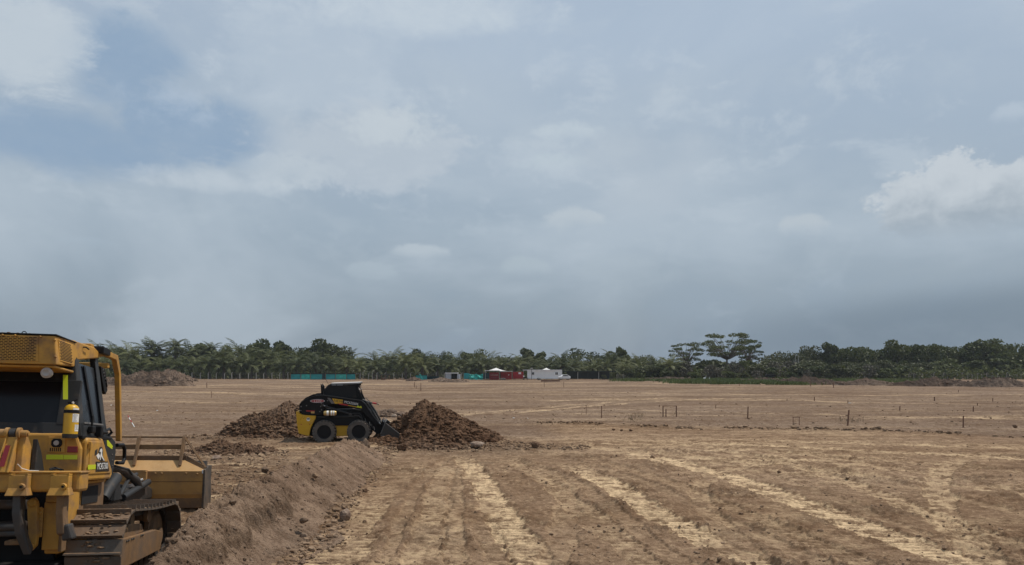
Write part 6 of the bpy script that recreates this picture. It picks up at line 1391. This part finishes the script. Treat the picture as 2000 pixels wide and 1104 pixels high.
mb = MB(); mb.tube([(.62, -.25, 1.44), (.66, -.22, 1.455), (.72, -.25, 1.44), (.76, -.28, 1.43)], .012, 6); mb.tube([(.64, -.3, 1.43), (.70, -.27, 1.45), (.75, -.25, 1.43)], .01, 6); mb.build('hose', M['black'], D)
# --- blade (angled slightly)
BL = empty('blade', (mir(.12) * 0 + XC, 4.30, 0), R(-4)); BL.parent = D; BL.empty_display_size = .1
def bb_(name, mat, poly, a, b, bev=.012, ax='x'): return pr(name, mat, poly, ax, a - 0, b, bev, BL)
hw = 1.47
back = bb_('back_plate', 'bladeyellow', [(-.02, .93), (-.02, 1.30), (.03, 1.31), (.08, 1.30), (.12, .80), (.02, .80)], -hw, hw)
bb_('lower_plate', 'dirtyyellow', [(.0, .70), (.0, .935), (.10, .935), (.14, .70)], -hw, hw)
for z in (1.135,): MB().box(-hw, hw, -.026, -.019, z, z + .006).build('weld_seam', M['dirtyyellow'], back)
# sloping top shelf with cut corners
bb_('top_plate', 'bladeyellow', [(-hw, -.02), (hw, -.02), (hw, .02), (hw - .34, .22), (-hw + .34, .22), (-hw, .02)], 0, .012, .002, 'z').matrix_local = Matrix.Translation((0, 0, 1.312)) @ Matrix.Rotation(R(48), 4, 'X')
# moldboard front curve
n = 10; arc = [(.10 + .34 * (1 - math.cos(R(a))) * 1.0 - .16 * math.sin(R(a * 2)) * .6, 1.16 - .46 * math.cos(R(a))) for a in np.linspace(0, 115, n)]
bb_('moldboard', 'darksteel', [(.16, .70), (.14, .85), (.13, 1.0), (.16, 1.15), (.22, 1.30), (.28, 1.46), (.24, 1.48), (.14, 1.30), (.09, 1.0), (.12, .70)], -hw + .01, hw - .01, .004)
MB().box(-hw, hw, .13, .17, .60, .78).build('cutting_edge', M['darksteel'], BL, .004)
for s_ in (-1, 1):
    a, b = sorted((s_ * hw, s_ * (hw + .035)))
    pr('end_plate', 'endsteel', [(-.03, .70), (.40, .66), (.42, .95), (.36, 1.20), (.38, 1.40), (.22, 1.40), (-.03, 1.33)], 'x', a, b, .006, BL)
MB().box(hw - .02, hw + .0, -.03, -.022, 1.27, 1.33).build('end_tab', M['canvas'], BL, .004)
# centre recess and bracket
MB().box(.20, .36 + .24, -.05, -.021, .94, 1.31).build('recess_edge', M['bladeyellow'], BL, .006) if 0 else None
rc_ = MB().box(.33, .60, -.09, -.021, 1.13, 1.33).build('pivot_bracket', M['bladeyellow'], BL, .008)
MB().tube([(.37, -.10, 1.18), (.46, -.13, 1.13), (.56, -.10, 1.18)], .02, 8).build('pivot_loop', M['canvas'], rc_)
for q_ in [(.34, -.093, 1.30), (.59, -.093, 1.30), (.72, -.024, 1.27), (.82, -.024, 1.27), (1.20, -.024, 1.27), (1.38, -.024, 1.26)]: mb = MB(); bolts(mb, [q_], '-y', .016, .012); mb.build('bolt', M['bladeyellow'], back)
# brush guard above the blade
gd = MB(); gd.box(-1.05, 1.09, .22, .26, 1.855, 1.885); gd.build('guard_rail', M['dirtyyellow'], BL, .006)
MB().box(-1.05, 1.09, .20, .26, 1.665, 1.745).build('guard_rail', M['dirtyyellow'], BL, .006)
MB().box(-hw + .32, hw - .32, .14, .165, 1.47, 1.56).build('guard_lip', M['dirtyyellow'], BL, .004)
for x in (-1.02, -.35, .355, 1.075):
    MB().hexa([(x - .022, .03, 1.40), (x + .022, .03, 1.40), (x + .022, .07, 1.38), (x - .022, .07, 1.38)], [(x - .026, .20, 1.875), (x + .026, .20, 1.875), (x + .026, .26, 1.875), (x - .026, .26, 1.875)]).build('guard_post', M['dirtyyellow'], BL, .006)
for s_ in (1, -1):
    mb = MB(); p0 = (s_ * 1.08, .24, 1.87); p1 = (s_ * (hw + .02), .06, 1.36); mb.tube([p0, p1], .022, 4); mb.build('guard_brace', M['dirtyyellow'], BL)
    mb = MB(); mb.hexa([(s_ * 1.06, .17, 1.50), (s_ * 1.06, .19, 1.50), (s_ * (hw), .03, 1.33), (s_ * (hw), .01, 1.33)], [(s_ * 1.06, .20, 1.60), (s_ * 1.06, .22, 1.60), (s_ * (hw), .05, 1.40), (s_ * (hw), .03, 1.40)]); mb.build('guard_lip', M['dirtyyellow'], BL, .003)

# ---------------------------------------------------------------- fire extinguisher strapped to the cab corner
FE = empty('fire_extinguisher'); FE.matrix_world = DZ_M @ Matrix.Translation((.705, .02, 1.775)); tag(FE, 'yellow fire extinguisher strapped to the rear corner of the bulldozer cab', 'fire extinguisher')
body = MB().lathe([(.035, .02), (.035, .074), (.30, .074), (.335, .070), (.36, .052), (.372, .03), (.372, .01)], (0, 0, 0), 'z', 40).build('cylinder', M['yellow2'], FE, smooth=True)
MB().lathe([(.0, .02), (.0, .074), (.045, .078), (.045, .02)], (0, 0, 0), 'z', 40).build('foot_ring', M['greyblk'], FE, smooth=True)
MB().lathe([(.275, .060), (.275, .0765), (.31, .0765), (.31, .060)], (0, 0, 0), 'z', 40).build('strap', M['black'], FE, smooth=True)
def label_patch(a0, a1, z0, z1, parent, r=.0752):
    n = 10; vs = []; 
    for a in np.linspace(R(a0), R(a1), n):
        for z in (z0, z1):
            for rr in (r - .002, r): vs.append((rr * math.cos(a), rr * math.sin(a), z))
    f = []
    for i in range(n - 1):
        b = i * 4; f += [(b + 1, b + 5, b + 7, b + 3), (b, b + 2, b + 6, b + 4), (b, b + 4, b + 5, b + 1), (b + 2, b + 3, b + 7, b + 6)]
    return MB().add(vs, f).build('paper_label', M['white'], parent)
l1 = label_patch(-62, 5, .175, .268, body); l2 = label_patch(-40, 10, .075, .150, body); label_patch(-62, -5, .312, .330, body, .0735)
mb = MB(); g = np.random.default_rng(1)
for z0, n_, a0 in ((.255, 7, -58), (.143, 5, -36)):
    for k in range(n_):
        a = R(a0 + g.uniform(0, 8)); a2 = R(a0 + g.uniform(22, 44)); z = z0 - k * .012
        for t in np.linspace(0, 1, 6)[:-1]:
            b0 = a + (a2 - a) * t; b1 = a + (a2 - a) * (t + .12); r = .0757; mb.add([(r * math.cos(b0), r * math.sin(b0), z), (r * math.cos(b1), r * math.sin(b1), z), (r * math.cos(b1), r * math.sin(b1), z + .005), (r * math.cos(b0), r * math.sin(b0), z + .005)], [(0, 1, 2, 3)])
mb.build('label_print', M['greyblk'], body)
mb = MB(); mb.tube([(0, 0, .37), (0, 0, .40)], .02, 12); mb.box(-.03, .03, -.012, .012, .388, .402); mb.tube([(-.045, -.01, .395), (.0, 0, .405), (.055, .0, .430)], .008, 6); mb.tube([(-.04, 0, .385), (.03, 0, .392)], .007, 6); mb.build('valve_handle', M['black'], FE, .002)
MB().tube([(0.01, -.02, .39), (.02, -.025, .392)], .014, 12).build('gauge', M['lamp'], FE)
# strip of lime tape on the cab post above it
MB().hexa([(.572, .125, 2.21), (.622, .125, 2.21), (.622, .128, 2.21), (.572, .128, 2.21)], [(.535, .185, 2.49), (.583, .185, 2.49), (.583, .188, 2.49), (.535, .188, 2.49)]).build('reflective_tape', M['reflect'], D)
# ================================================================ SKID STEER LOADER (X right = towards the camera side, Y forward)
K = empty('skid_steer_loader'); K.location = SK_O; K.rotation_euler = (0, 0, R(SK_YAW)); tag(K, 'yellow and black skid steer loader in profile with its bucket against the tall soil pile', 'skid steer loader')
def kb(name, mat, x0, x1, y0, y1, z0, z1, bev=.01, parent=None): return MB().box(x0, x1, y0, y1, z0, z1).build(name, M[mat], parent or K, bev)
def kp(name, mat, poly, x0, x1, bev=.01, parent=None): return MB().prism(poly, 'x', x0, x1).build(name, M[mat], parent or K, bev)
def wheel(x, y, sg):
    w = empty('wheel', (x, y, .41)); w.parent = K; w.empty_display_size = .1; r = .375
    prof = [(-.13, .235), (-.14, .30), (-.135, .36), (-.10, r), (.10, r), (.135, .36), (.14, .30), (.13, .235)]
    MB().lathe(prof, (0, 0, 0), 'x', 48).build('tyre', M['rubber'], w, smooth=True)
    mb = MB(); n = 22
    for k in range(n):
        for s_ in (-1, 1):
            a = (k + (.5 if s_ > 0 else 0)) * 2 * math.pi / n; c, s = math.cos(a), math.sin(a); d = .055; q = []
            for rr in (r - .02, r + .038):
                for xx, da in ((s_ * .005, -.35), (s_ * .145, .15)):
                    for e in (-1, 1): aa = a + da * .35 + e * .060; R_ = rr if xx * s_ < .1 else rr - .006; q.append((xx, R_ * math.cos(aa), R_ * math.sin(aa)))
            mb.add(q, [(0, 1, 3, 2), (4, 6, 7, 5), (0, 4, 5, 1), (2, 3, 7, 6), (0, 2, 6, 4), (1, 5, 7, 3)])
            # shoulder lug
            q = []
            for xx in (s_ * .132, s_ * .150):
                for rr in (.325, r + .012):
                    for e in (-1, 1): aa = a + .05 + e * .07; q.append((xx, rr * math.cos(aa), rr * math.sin(aa)))
            mb.add(q, [(0, 1, 3, 2), (4, 6, 7, 5), (0, 4, 5, 1), (2, 3, 7, 6), (0, 2, 6, 4), (1, 5, 7, 3)])
    mb.build('tread', M['rubber'], w)
    s = sg
    prof = [(.12 * s, .245), (.142 * s, .236), (.132 * s, .212), (.00 * s, .19), (-.06 * s, .17), (-.06 * s, .06), (-.03 * s, .05), (-.03 * s, .01)]
    MB().lathe(prof, (0, 0, 0), 'x', 36).build('rim', M['black'], w, smooth=True)
    mb = MB()
    for k in range(8): a = k * math.pi / 4; mb.lathe([(-.062 * s, .004), (-.062 * s, .013), (-.04 * s, .013), (-.04 * s, .004)], (0, .115 * math.cos(a), .115 * math.sin(a)), 'x', 6)
    mb.build('wheel_nut', M['darksteel'], w)
    return w
for y in (-.59, .59): wheel(.735, y, 1); wheel(-.735, y, -1)
# body
kp('chassis', 'black', [(-1.2, .26), (1.0, .26), (1.08, .6), (.95, 1.15), (-1.2, 1.15)], -.58, .58)
kb('lower_side', 'yellow2', .581, .60, -.95, .40, .24, .615); kb('lower_side', 'yellow2', -.60, -.581, -.95, .40, .24, .615)
kb('side_rail', 'black', .59, .66, -.95, .75, .62, .98)
kb('side_rail', 'black', -.66, -.59, -.95, .75, .62, .98)
kb('rail_edge', 'greyblk', .655, .68, -.86, .55, .90, .955, .012)
rear = [(-1.56, 1.13), (-1.50, 1.14), (-1.43, 1.04), (-1.27, 1.0), (-.88, .975), (-.90, .86), (-.99, .70), (-1.07, .50), (-1.11, .27), (-1.20, .28), (-1.47, .36), (-1.53, .70)]
rw_ = kp('rear_bumper', 'yellow2', rear, -.74, .74, .02)
kb('bumper_ridge', 'yellow2', -.75, .75, -1.545, -1.02, .695, .712, .005, rw_)
for y in (-1.40, -1.12): MB().prism([(y, .69), (y + .05, .69), (y + .025, .655)], 'x', .742, .746).build('red_reflector', M['redred'], rw_)
MB().lathe([(0, .005), (0, .062), (.004, .062), (.004, .005)], (.741, -1.14, .85), 'x', 24).build('round_badge', M['white'], rw_)
MB().prism([(-1.195, .865), (-1.17, .895), (-1.15, .875), (-1.12, .90), (-1.09, .865), (-1.10, .845), (-1.18, .845)], 'x', .7455, .748).build('badge_figure', M['plate'], rw_)
mb = MB()
for y, z in ((-1.36, .90), (-1.30, .88), (-1.33, .94), (-1.26, .93), (-1.40, .86)): mb.lathe([(0, .002), (0, .010), (.003, .010), (.003, .002)], (.741, y, z), 'x', 10)
mb.build('paint_chip', M['black'], rw_)
kp('engine_hood', 'black', [(-1.45, 1.06), (-1.47, 1.25), (-1.38, 1.38), (-1.18, 1.48), (-.7, 1.52), (-.6, 1.2), (-.6, .98), (-1.25, 1.0)], -.60, .60, .03)
# boom arms: upper arm arching over the rear wheel, then down at the front
arm = [(-1.455, 1.20), (-1.44, 1.37), (-1.30, 1.50), (-1.10, 1.60), (-.90, 1.668), (-.66, 1.672), (-.27, 1.618), (.20, 1.55), (.68, 1.475), (.80, 1.36), (.93, 1.16), (1.06, .96), (1.30, .66), (1.17, .62), (1.00, .82), (.80, 1.02), (.66, 1.17), (.20, 1.28), (-.27, 1.385), (-.52, 1.36), (-.62, 1.20), (-.66, 1.02), (-.95, 1.0), (-1.35, 1.03)]
for s_ in (1, -1):
    a, b = sorted((s_ * .66, s_ * .76)); A = kp('boom_arm', 'black', arm, a, b, .008)
    a, b = sorted((s_ * .62, s_ * .78))
    edge = MB(); top = [(-1.44, 1.37), (-1.30, 1.505), (-1.10, 1.605), (-.90, 1.672), (-.66, 1.678), (-.27, 1.622), (.68, 1.48), (.82, 1.36), (1.06, .97), (1.30, .67)]
    for (p, q) in zip(top[:-1], top[1:]): edge.hexa([(a, p[0], p[1]), (b, p[0], p[1]), (b, q[0], q[1]), (a, q[0], q[1])], [(a, p[0], p[1] + .022), (b, p[0], p[1] + .022), (b, q[0] + .01, q[1] + .022), (a, q[0] + .01, q[1] + .022)])
    edge.build('arm_edge', M['greyblk'], A)
    kp('rear_link', 'black', [(-1.43, 1.44), (-1.25, 1.60), (-1.0, 1.72), (-.75, 1.74), (-.74, 1.70), (-1.0, 1.67), (-1.22, 1.54), (-1.40, 1.38)], s_ * .52 - .03, s_ * .52 + .03, .006)
    a, b = sorted((s_ * .762, s_ * .80))
    cy = MB(); xx = s_ * .80; cy.tube([(xx, -.56, 1.31), (xx, .26, 1.04)], .032, 12); cy.build('lift_cylinder', M['greyblk'], K, smooth=True)
    MB().tube([(xx, -.64, 1.345), (xx, -.54, 1.305)], .018, 10).build('cylinder_rod', M['chrome'], K, smooth=True)
    for (y, z) in ((-.65, 1.35), (.30, 1.02)): MB().lathe([(-.05, .01), (-.05, .045), (.035, .045), (.035, .01)], (xx, y, z), 'x', 18).build('pivot', M['darksteel'], K, smooth=True)
    MB().tube([(s_ * .77, .30, 1.04), (s_ * .77, .60, 1.05), (s_ * .77, .66, 1.0), (s_ * .74, .70, .86)], .018, 8).build('hose', M['greyblk'], K, smooth=True)
    MB().tube([(s_ * .72, .42, .98), (s_ * .72, .58, .96), (s_ * .72, .72, .82)], .022, 8).build('hose', M['darksteel'], K, smooth=True)
    # tilt cylinder, step and front leg
    MB().tube([(s_ * .60, .86, 1.42), (s_ * .60, 1.10, 1.05), (s_ * .60, 1.28, .72)], .04, 12).build('tilt_cylinder', M['darksteel'], K, smooth=True)
    MB().tube([(s_ * .60, 1.05, 1.12), (s_ * .60, 1.32, .66)], .02, 10).build('cylinder_rod', M['chrome'], K, smooth=True)
    kp('front_leg', 'black', [(.78, 1.1), (1.0, .95), (1.34, .62), (1.36, .34), (1.20, .30), (1.02, .46), (.90, .8)], s_ * .52 - .05, s_ * .52 + .05)
    for k, (y, z) in enumerate(((.80, .86), (.95, .74), (1.02, .66), (1.10, .58))): MB().tube([(s_ * .70, y, z), (s_ * .70, y + .03, z - .13)], .011, 6).build('step_rung', M['chrome' if k % 2 else 'wire'], K)
    MB().tube([(s_ * .58, .70, 1.52), (s_ * .58, .78, 1.54), (s_ * .62, .95, 1.30), (s_ * .62, 1.10, 1.08)], .015, 8).build('hose', M['wire'], K, smooth=True)
# decals on the near arm
X1 = .7605
kp('grey_chevron', 'wire', [(-.50, 1.60), (-.40, 1.59), (-.23, 1.40), (-.35, 1.39)], X1, X1 + .002, 0)
yd = kp('yellow_decal', 'yellow2', [(-.33, 1.575), (.04, 1.525), (.03, 1.40), (-.24, 1.385)], X1, X1 + .002, 0)
kp('red_stripe', 'redred', [(-.17, 1.405), (.04, 1.395), (.24, 1.345), (.20, 1.315), (-.05, 1.355)], X1, X1 + .002, 0)
kp('yellow_stripe', 'yellow2', [(.20, 1.345), (.68, 1.245), (.68, 1.225), (.22, 1.318)], X1, X1 + .002, 0)
kp('lime_mark', 'reflect', [(.50, 1.26), (.56, 1.33), (.60, 1.28), (.66, 1.31), (.70, 1.24)], X1 + .003, X1 + .005, 0)
TR = Matrix.Rotation(R(90), 4, 'Z') @ Matrix.Rotation(R(90), 4, 'X')
def ktext(name, txt, size, mat, y, z, rot, par, sx=1.0, x=X1 + .0035, bold=.0): return text_part(name, txt, size, M[mat], par, Matrix.Translation((x, y, z)) @ Matrix.Rotation(R(rot), 4, 'X') @ TR, .001, sx, bold)
ktext('lettering', 'NEW', .125, 'plate', -.115, 1.475, -9, K, 1.1)
np_ = kp('number_plate', 'plate', [(.045, 1.515), (.60, 1.405), (.60, 1.30), (.045, 1.395)], X1 + .001, X1 + .003, 0)
ktext('lettering', 'MC622604', .118, 'white', .325, 1.408, -10.5, K, .92, X1 + .0045)
# oval badge with model number
ov = [( -.825 + .245 * math.cos(a) * (1 if 1 else 0), 1.487 + .058 * math.sin(a)) for a in np.linspace(0, 2 * math.pi, 28, endpoint=False)]
bd = kp('oval_badge', 'canvas', ov, X1, X1 + .002, 0); kp('badge_fill', 'redcont', [(-.825 + (p[0] + .825) * .93, 1.487 + (p[1] - 1.487) * .80) for p in ov], X1 + .002, X1 + .0035, 0, bd)
ktext('lettering', 'L230', .10, 'canvas', -.82, 1.485, 2, K, 1.3, X1 + .004)
kp('red_label', 'redred', [(-1.22, 1.165), (-.92, 1.15), (-.92, 1.115), (-1.20, 1.125)], X1, X1 + .002, 0); kp('orange_label', 'gold', [(-1.05, 1.125), (-.93, 1.12), (-.93, 1.055), (-1.05, 1.06)], X1 + .0022, X1 + .004, 0)
mb = MB()
for y, z in ((-1.20, 1.33), (-1.38, 1.30), (-1.39, 1.16), (-.70, 1.40), (-.69, 1.18), (-.75, 1.12), (-.48, 1.50), (-.72, 1.30)): mb.lathe([(0, .006), (0, .022), (.012, .02), (.012, .006)], (.76, y, z), 'x', 12)
mb.build('pin_head', M['wire'], K)
# canister strapped on the side
cn = MB().lathe([(-.61, .02), (-.60, .07), (-.56, .085), (-.22, .085), (-.18, .07), (-.17, .02)], (.86, 0, 1.065), 'y', 28).build('canister', M['gold'], K, smooth=True)
for a, b in ((-.50, -.43), (-.36, -.31), (-.28, -.235)): MB().lathe([(a, .06), (a, .087), (b, .087), (b, .06)], (.86, 0, 1.065), 'y', 28).build('paper_band', M['white'], cn, smooth=True)
MB().lathe([(-.41, .06), (-.41, .0875), (-.385, .0875), (-.385, .06)], (.86, 0, 1.065), 'y', 28).build('strap', M['black'], cn, smooth=True)
kb('canister_bracket', 'black', .72, .80, -.5, -.3, .94, .99)
# cab
cab = [(-.65, 1.62), (-.655, 1.80), (-.60, 1.92), (-.50, 2.035), (-.38, 2.075), (.58, 2.075), (.585, 1.90), (.62, 1.70), (.70, 1.50), (.60, 1.40), (.3, 1.2), (-.6, 1.2)]
for s_ in (1, -1):
    a, b = sorted((s_ * .50, s_ * .47)); C_ = kp('cab_side', 'black', [(-.64, 1.50), (-.65, 1.80), (-.60, 1.92), (-.50, 2.035), (-.38, 2.07), (.58, 2.07), (.585, 1.90), (.62, 1.70), (.70, 1.48), (.60, 1.38)], a, b, .006)
    # mesh screen: horizontal bars over a dark panel inside a raised frame
    mb = MB()
    for k in range(20): z = 1.60 + k * .021; y0 = -.60 + max(0, z - 1.88) * .9; mb.box(s_ * .502 - .003, s_ * .502 + .003, y0, .50 - (z - 1.6) * .15, z, z + .009)
    mb.build('mesh_bar', M['greyblk'], C_)
    fr = MB(); fpts = [(-.63, 1.62), (-.64, 1.80), (-.585, 1.91), (-.49, 2.015), (-.37, 2.045), (.50, 2.045)]; fr.tube([(s_ * .51, p[0], p[1]) for p in fpts], .014, 8); fr.build('screen_frame', M['greyblk'], C_, smooth=True)
    for y0, y1 in ((-.37, -.22), (-.19, .02), (.07, .18)): MB().box(s_ * .512 - .006, s_ * .512 + .006, y0, y1, 2.025, 2.062).build('side_decal', M['greywall' if y0 < 0 else 'wire'], C_, .002)
    post_ = kp('front_post', 'black', [(.50, 1.98), (.585, 2.06), (.60, 1.88), (.645, 1.70), (.74, 1.50), (.66, 1.48), (.55, 1.70)], s_ * .52 - .03, s_ * .52 + .03)
    MB().tube([(s_ * .53, .56, 1.96), (s_ * .54, .60, 1.86)], .022, 8).build('side_light', M['lamp'], post_)
kb('cab_back', 'black', -.47, .47, -.64, -.60, 1.45, 1.85); kb('cab_inside', 'hollow', -.46, .46, -.5, .35, 1.2, 1.6)
kp('cab_roof', 'greyblk', [(-.52, 2.03), (-.40, 2.085), (.60, 2.085), (.60, 2.06), (-.38, 2.06), (-.50, 2.005)], -.50, .50)
kp('roof_top', 'canvas', [(-.42, 2.086), (.61, 2.095), (.64, 2.15), (.58, 2.142), (.0, 2.125), (-.38, 2.11)], -.50, .50, .008)
kp('roof_visor', 'black', [(.40, 2.07), (.63, 2.075), (.66, 2.105), (.56, 2.08), (.40, 2.085)], -.52, .52, .004)
kb('windscreen', 'glass', -.44, .44, .58, .60, 1.50, 2.02, 0)
kp('exhaust_stack', 'black', [(-.775, 2.09), (-.70, 1.99), (-.675, 1.66), (-.755, 1.66)], .20, .30, .01)
kp('exhaust_stack', 'black', [(-.775, 2.09), (-.70, 1.99), (-.675, 1.66), (-.755, 1.66)], -.30, -.20, .01)
MB().tube([(.42, -.49, 2.07), (.42, -.585, 2.24)], .006, 6).build('antenna', M['black'], K)
# auxiliary couplers sticking out at the front
mb = MB(); mb.tube([(.60, .95, 1.42), (.60, 1.22, 1.37)], .028, 10); mb.tube([(.60, 1.20, 1.37), (.60, 1.28, 1.34)], .014, 8); mb.build('coupler', M['darksteel'], K); MB().tube([(.60, .72, 1.52), (.60, .86, 1.47), (.60, .96, 1.42)], .014, 8).build('hose', M['wire'], K)
MB().tube([(.605, 1.05, 1.405), (.605, 1.19, 1.378)], .031, 10).build('red_collar', M['redcont'], K)
kb('front_crossbar', 'black', -.5, .5, 1.0, 1.12, .55, .70)
# bucket
B_ = empty('bucket', (0, 0, 0)); B_.parent = K; B_.empty_display_size = .1
side = [(1.49, .72), (1.54, .70), (2.09, .27), (2.08, .17), (2.04, .14), (1.45, .20), (1.36, .25), (1.33, .33)]
for s_ in (1, -1):
    a, b = sorted((s_ * .88, s_ * .905)); sp_ = kp('side_plate', 'darksteel', side, a, b, .006, B_)
    a, b = sorted((s_ * .905, s_ * .915))
    mb = MB()
    for (p, q) in (((1.50, .70), (1.345, .31)), ((1.53, .70), (2.08, .265)), ((1.36, .262), (2.04, .160))):
        mb.tube([(s_ * .908, p[0], p[1]), (s_ * .908, q[0], q[1])], .012, 6)
    mb.build('rim_bar', M['wire'], sp_)
shell = [(2.10, .235), (2.05, .145), (1.45, .20), (1.35, .26), (1.33, .34), (1.49, .735), (1.53, .735), (1.365, .345), (1.385, .285), (1.46, .235), (2.05, .175), (2.08, .24)]
kp('bucket_shell', 'darksteel', shell, -.88, .88, .004, B_)
kb('cutting_edge', 'steel', -.91, .91, 2.03, 2.22, .20, .225, .003, B_)
kp('coupler_plate', 'black', [(1.20, .30), (1.34, .28), (1.46, .70), (1.40, .76), (1.30, .62)], -.5, .5, .008, B_)
for x in (.30, -.30): MB().tube([(x + .25, 1.36, .74), (x + .25, 1.42, .84), (x + .25, 1.49, .76), (x + .25, 1.47, .66)], .016, 8).build('coupler_handle', M['wire'], B_, smooth=True)
# ---------------------------------------------------------------- tidy up: drop prototypes that were never placed
for kind, ps in PROTO.items():
    for i, o in enumerate(ps):
        if (kind, i) not in USED:
            for ch in list(o.children): bpy.data.objects.remove(ch)
            bpy.data.objects.remove(o)
S.render.film_transparent = False
# ---------------------------------------------------------------- thin haze over the whole site
hz = MB().box(-1600, 1600, -1600, 1600, -1.6, 19).build('haze', material('haze_unused'))
hm = bpy.data.materials.new('thin_haze'); hm.use_nodes = True; t = hm.node_tree; t.nodes.clear()
pv = t.nodes.new('ShaderNodeVolumePrincipled'); pv.inputs['Color'].default_value = (.80, .86, .92, 1); pv.inputs['Density'].default_value = 0.00016; pv.inputs['Anisotropy'].default_value = .2
om = t.nodes.new('ShaderNodeOutputMaterial'); t.links.new(pv.outputs[0], om.inputs['Volume'])
hz.data.materials[0] = hm; hz['kind'] = 'stuff'; hz['label'] = 'thin pale haze over the site'
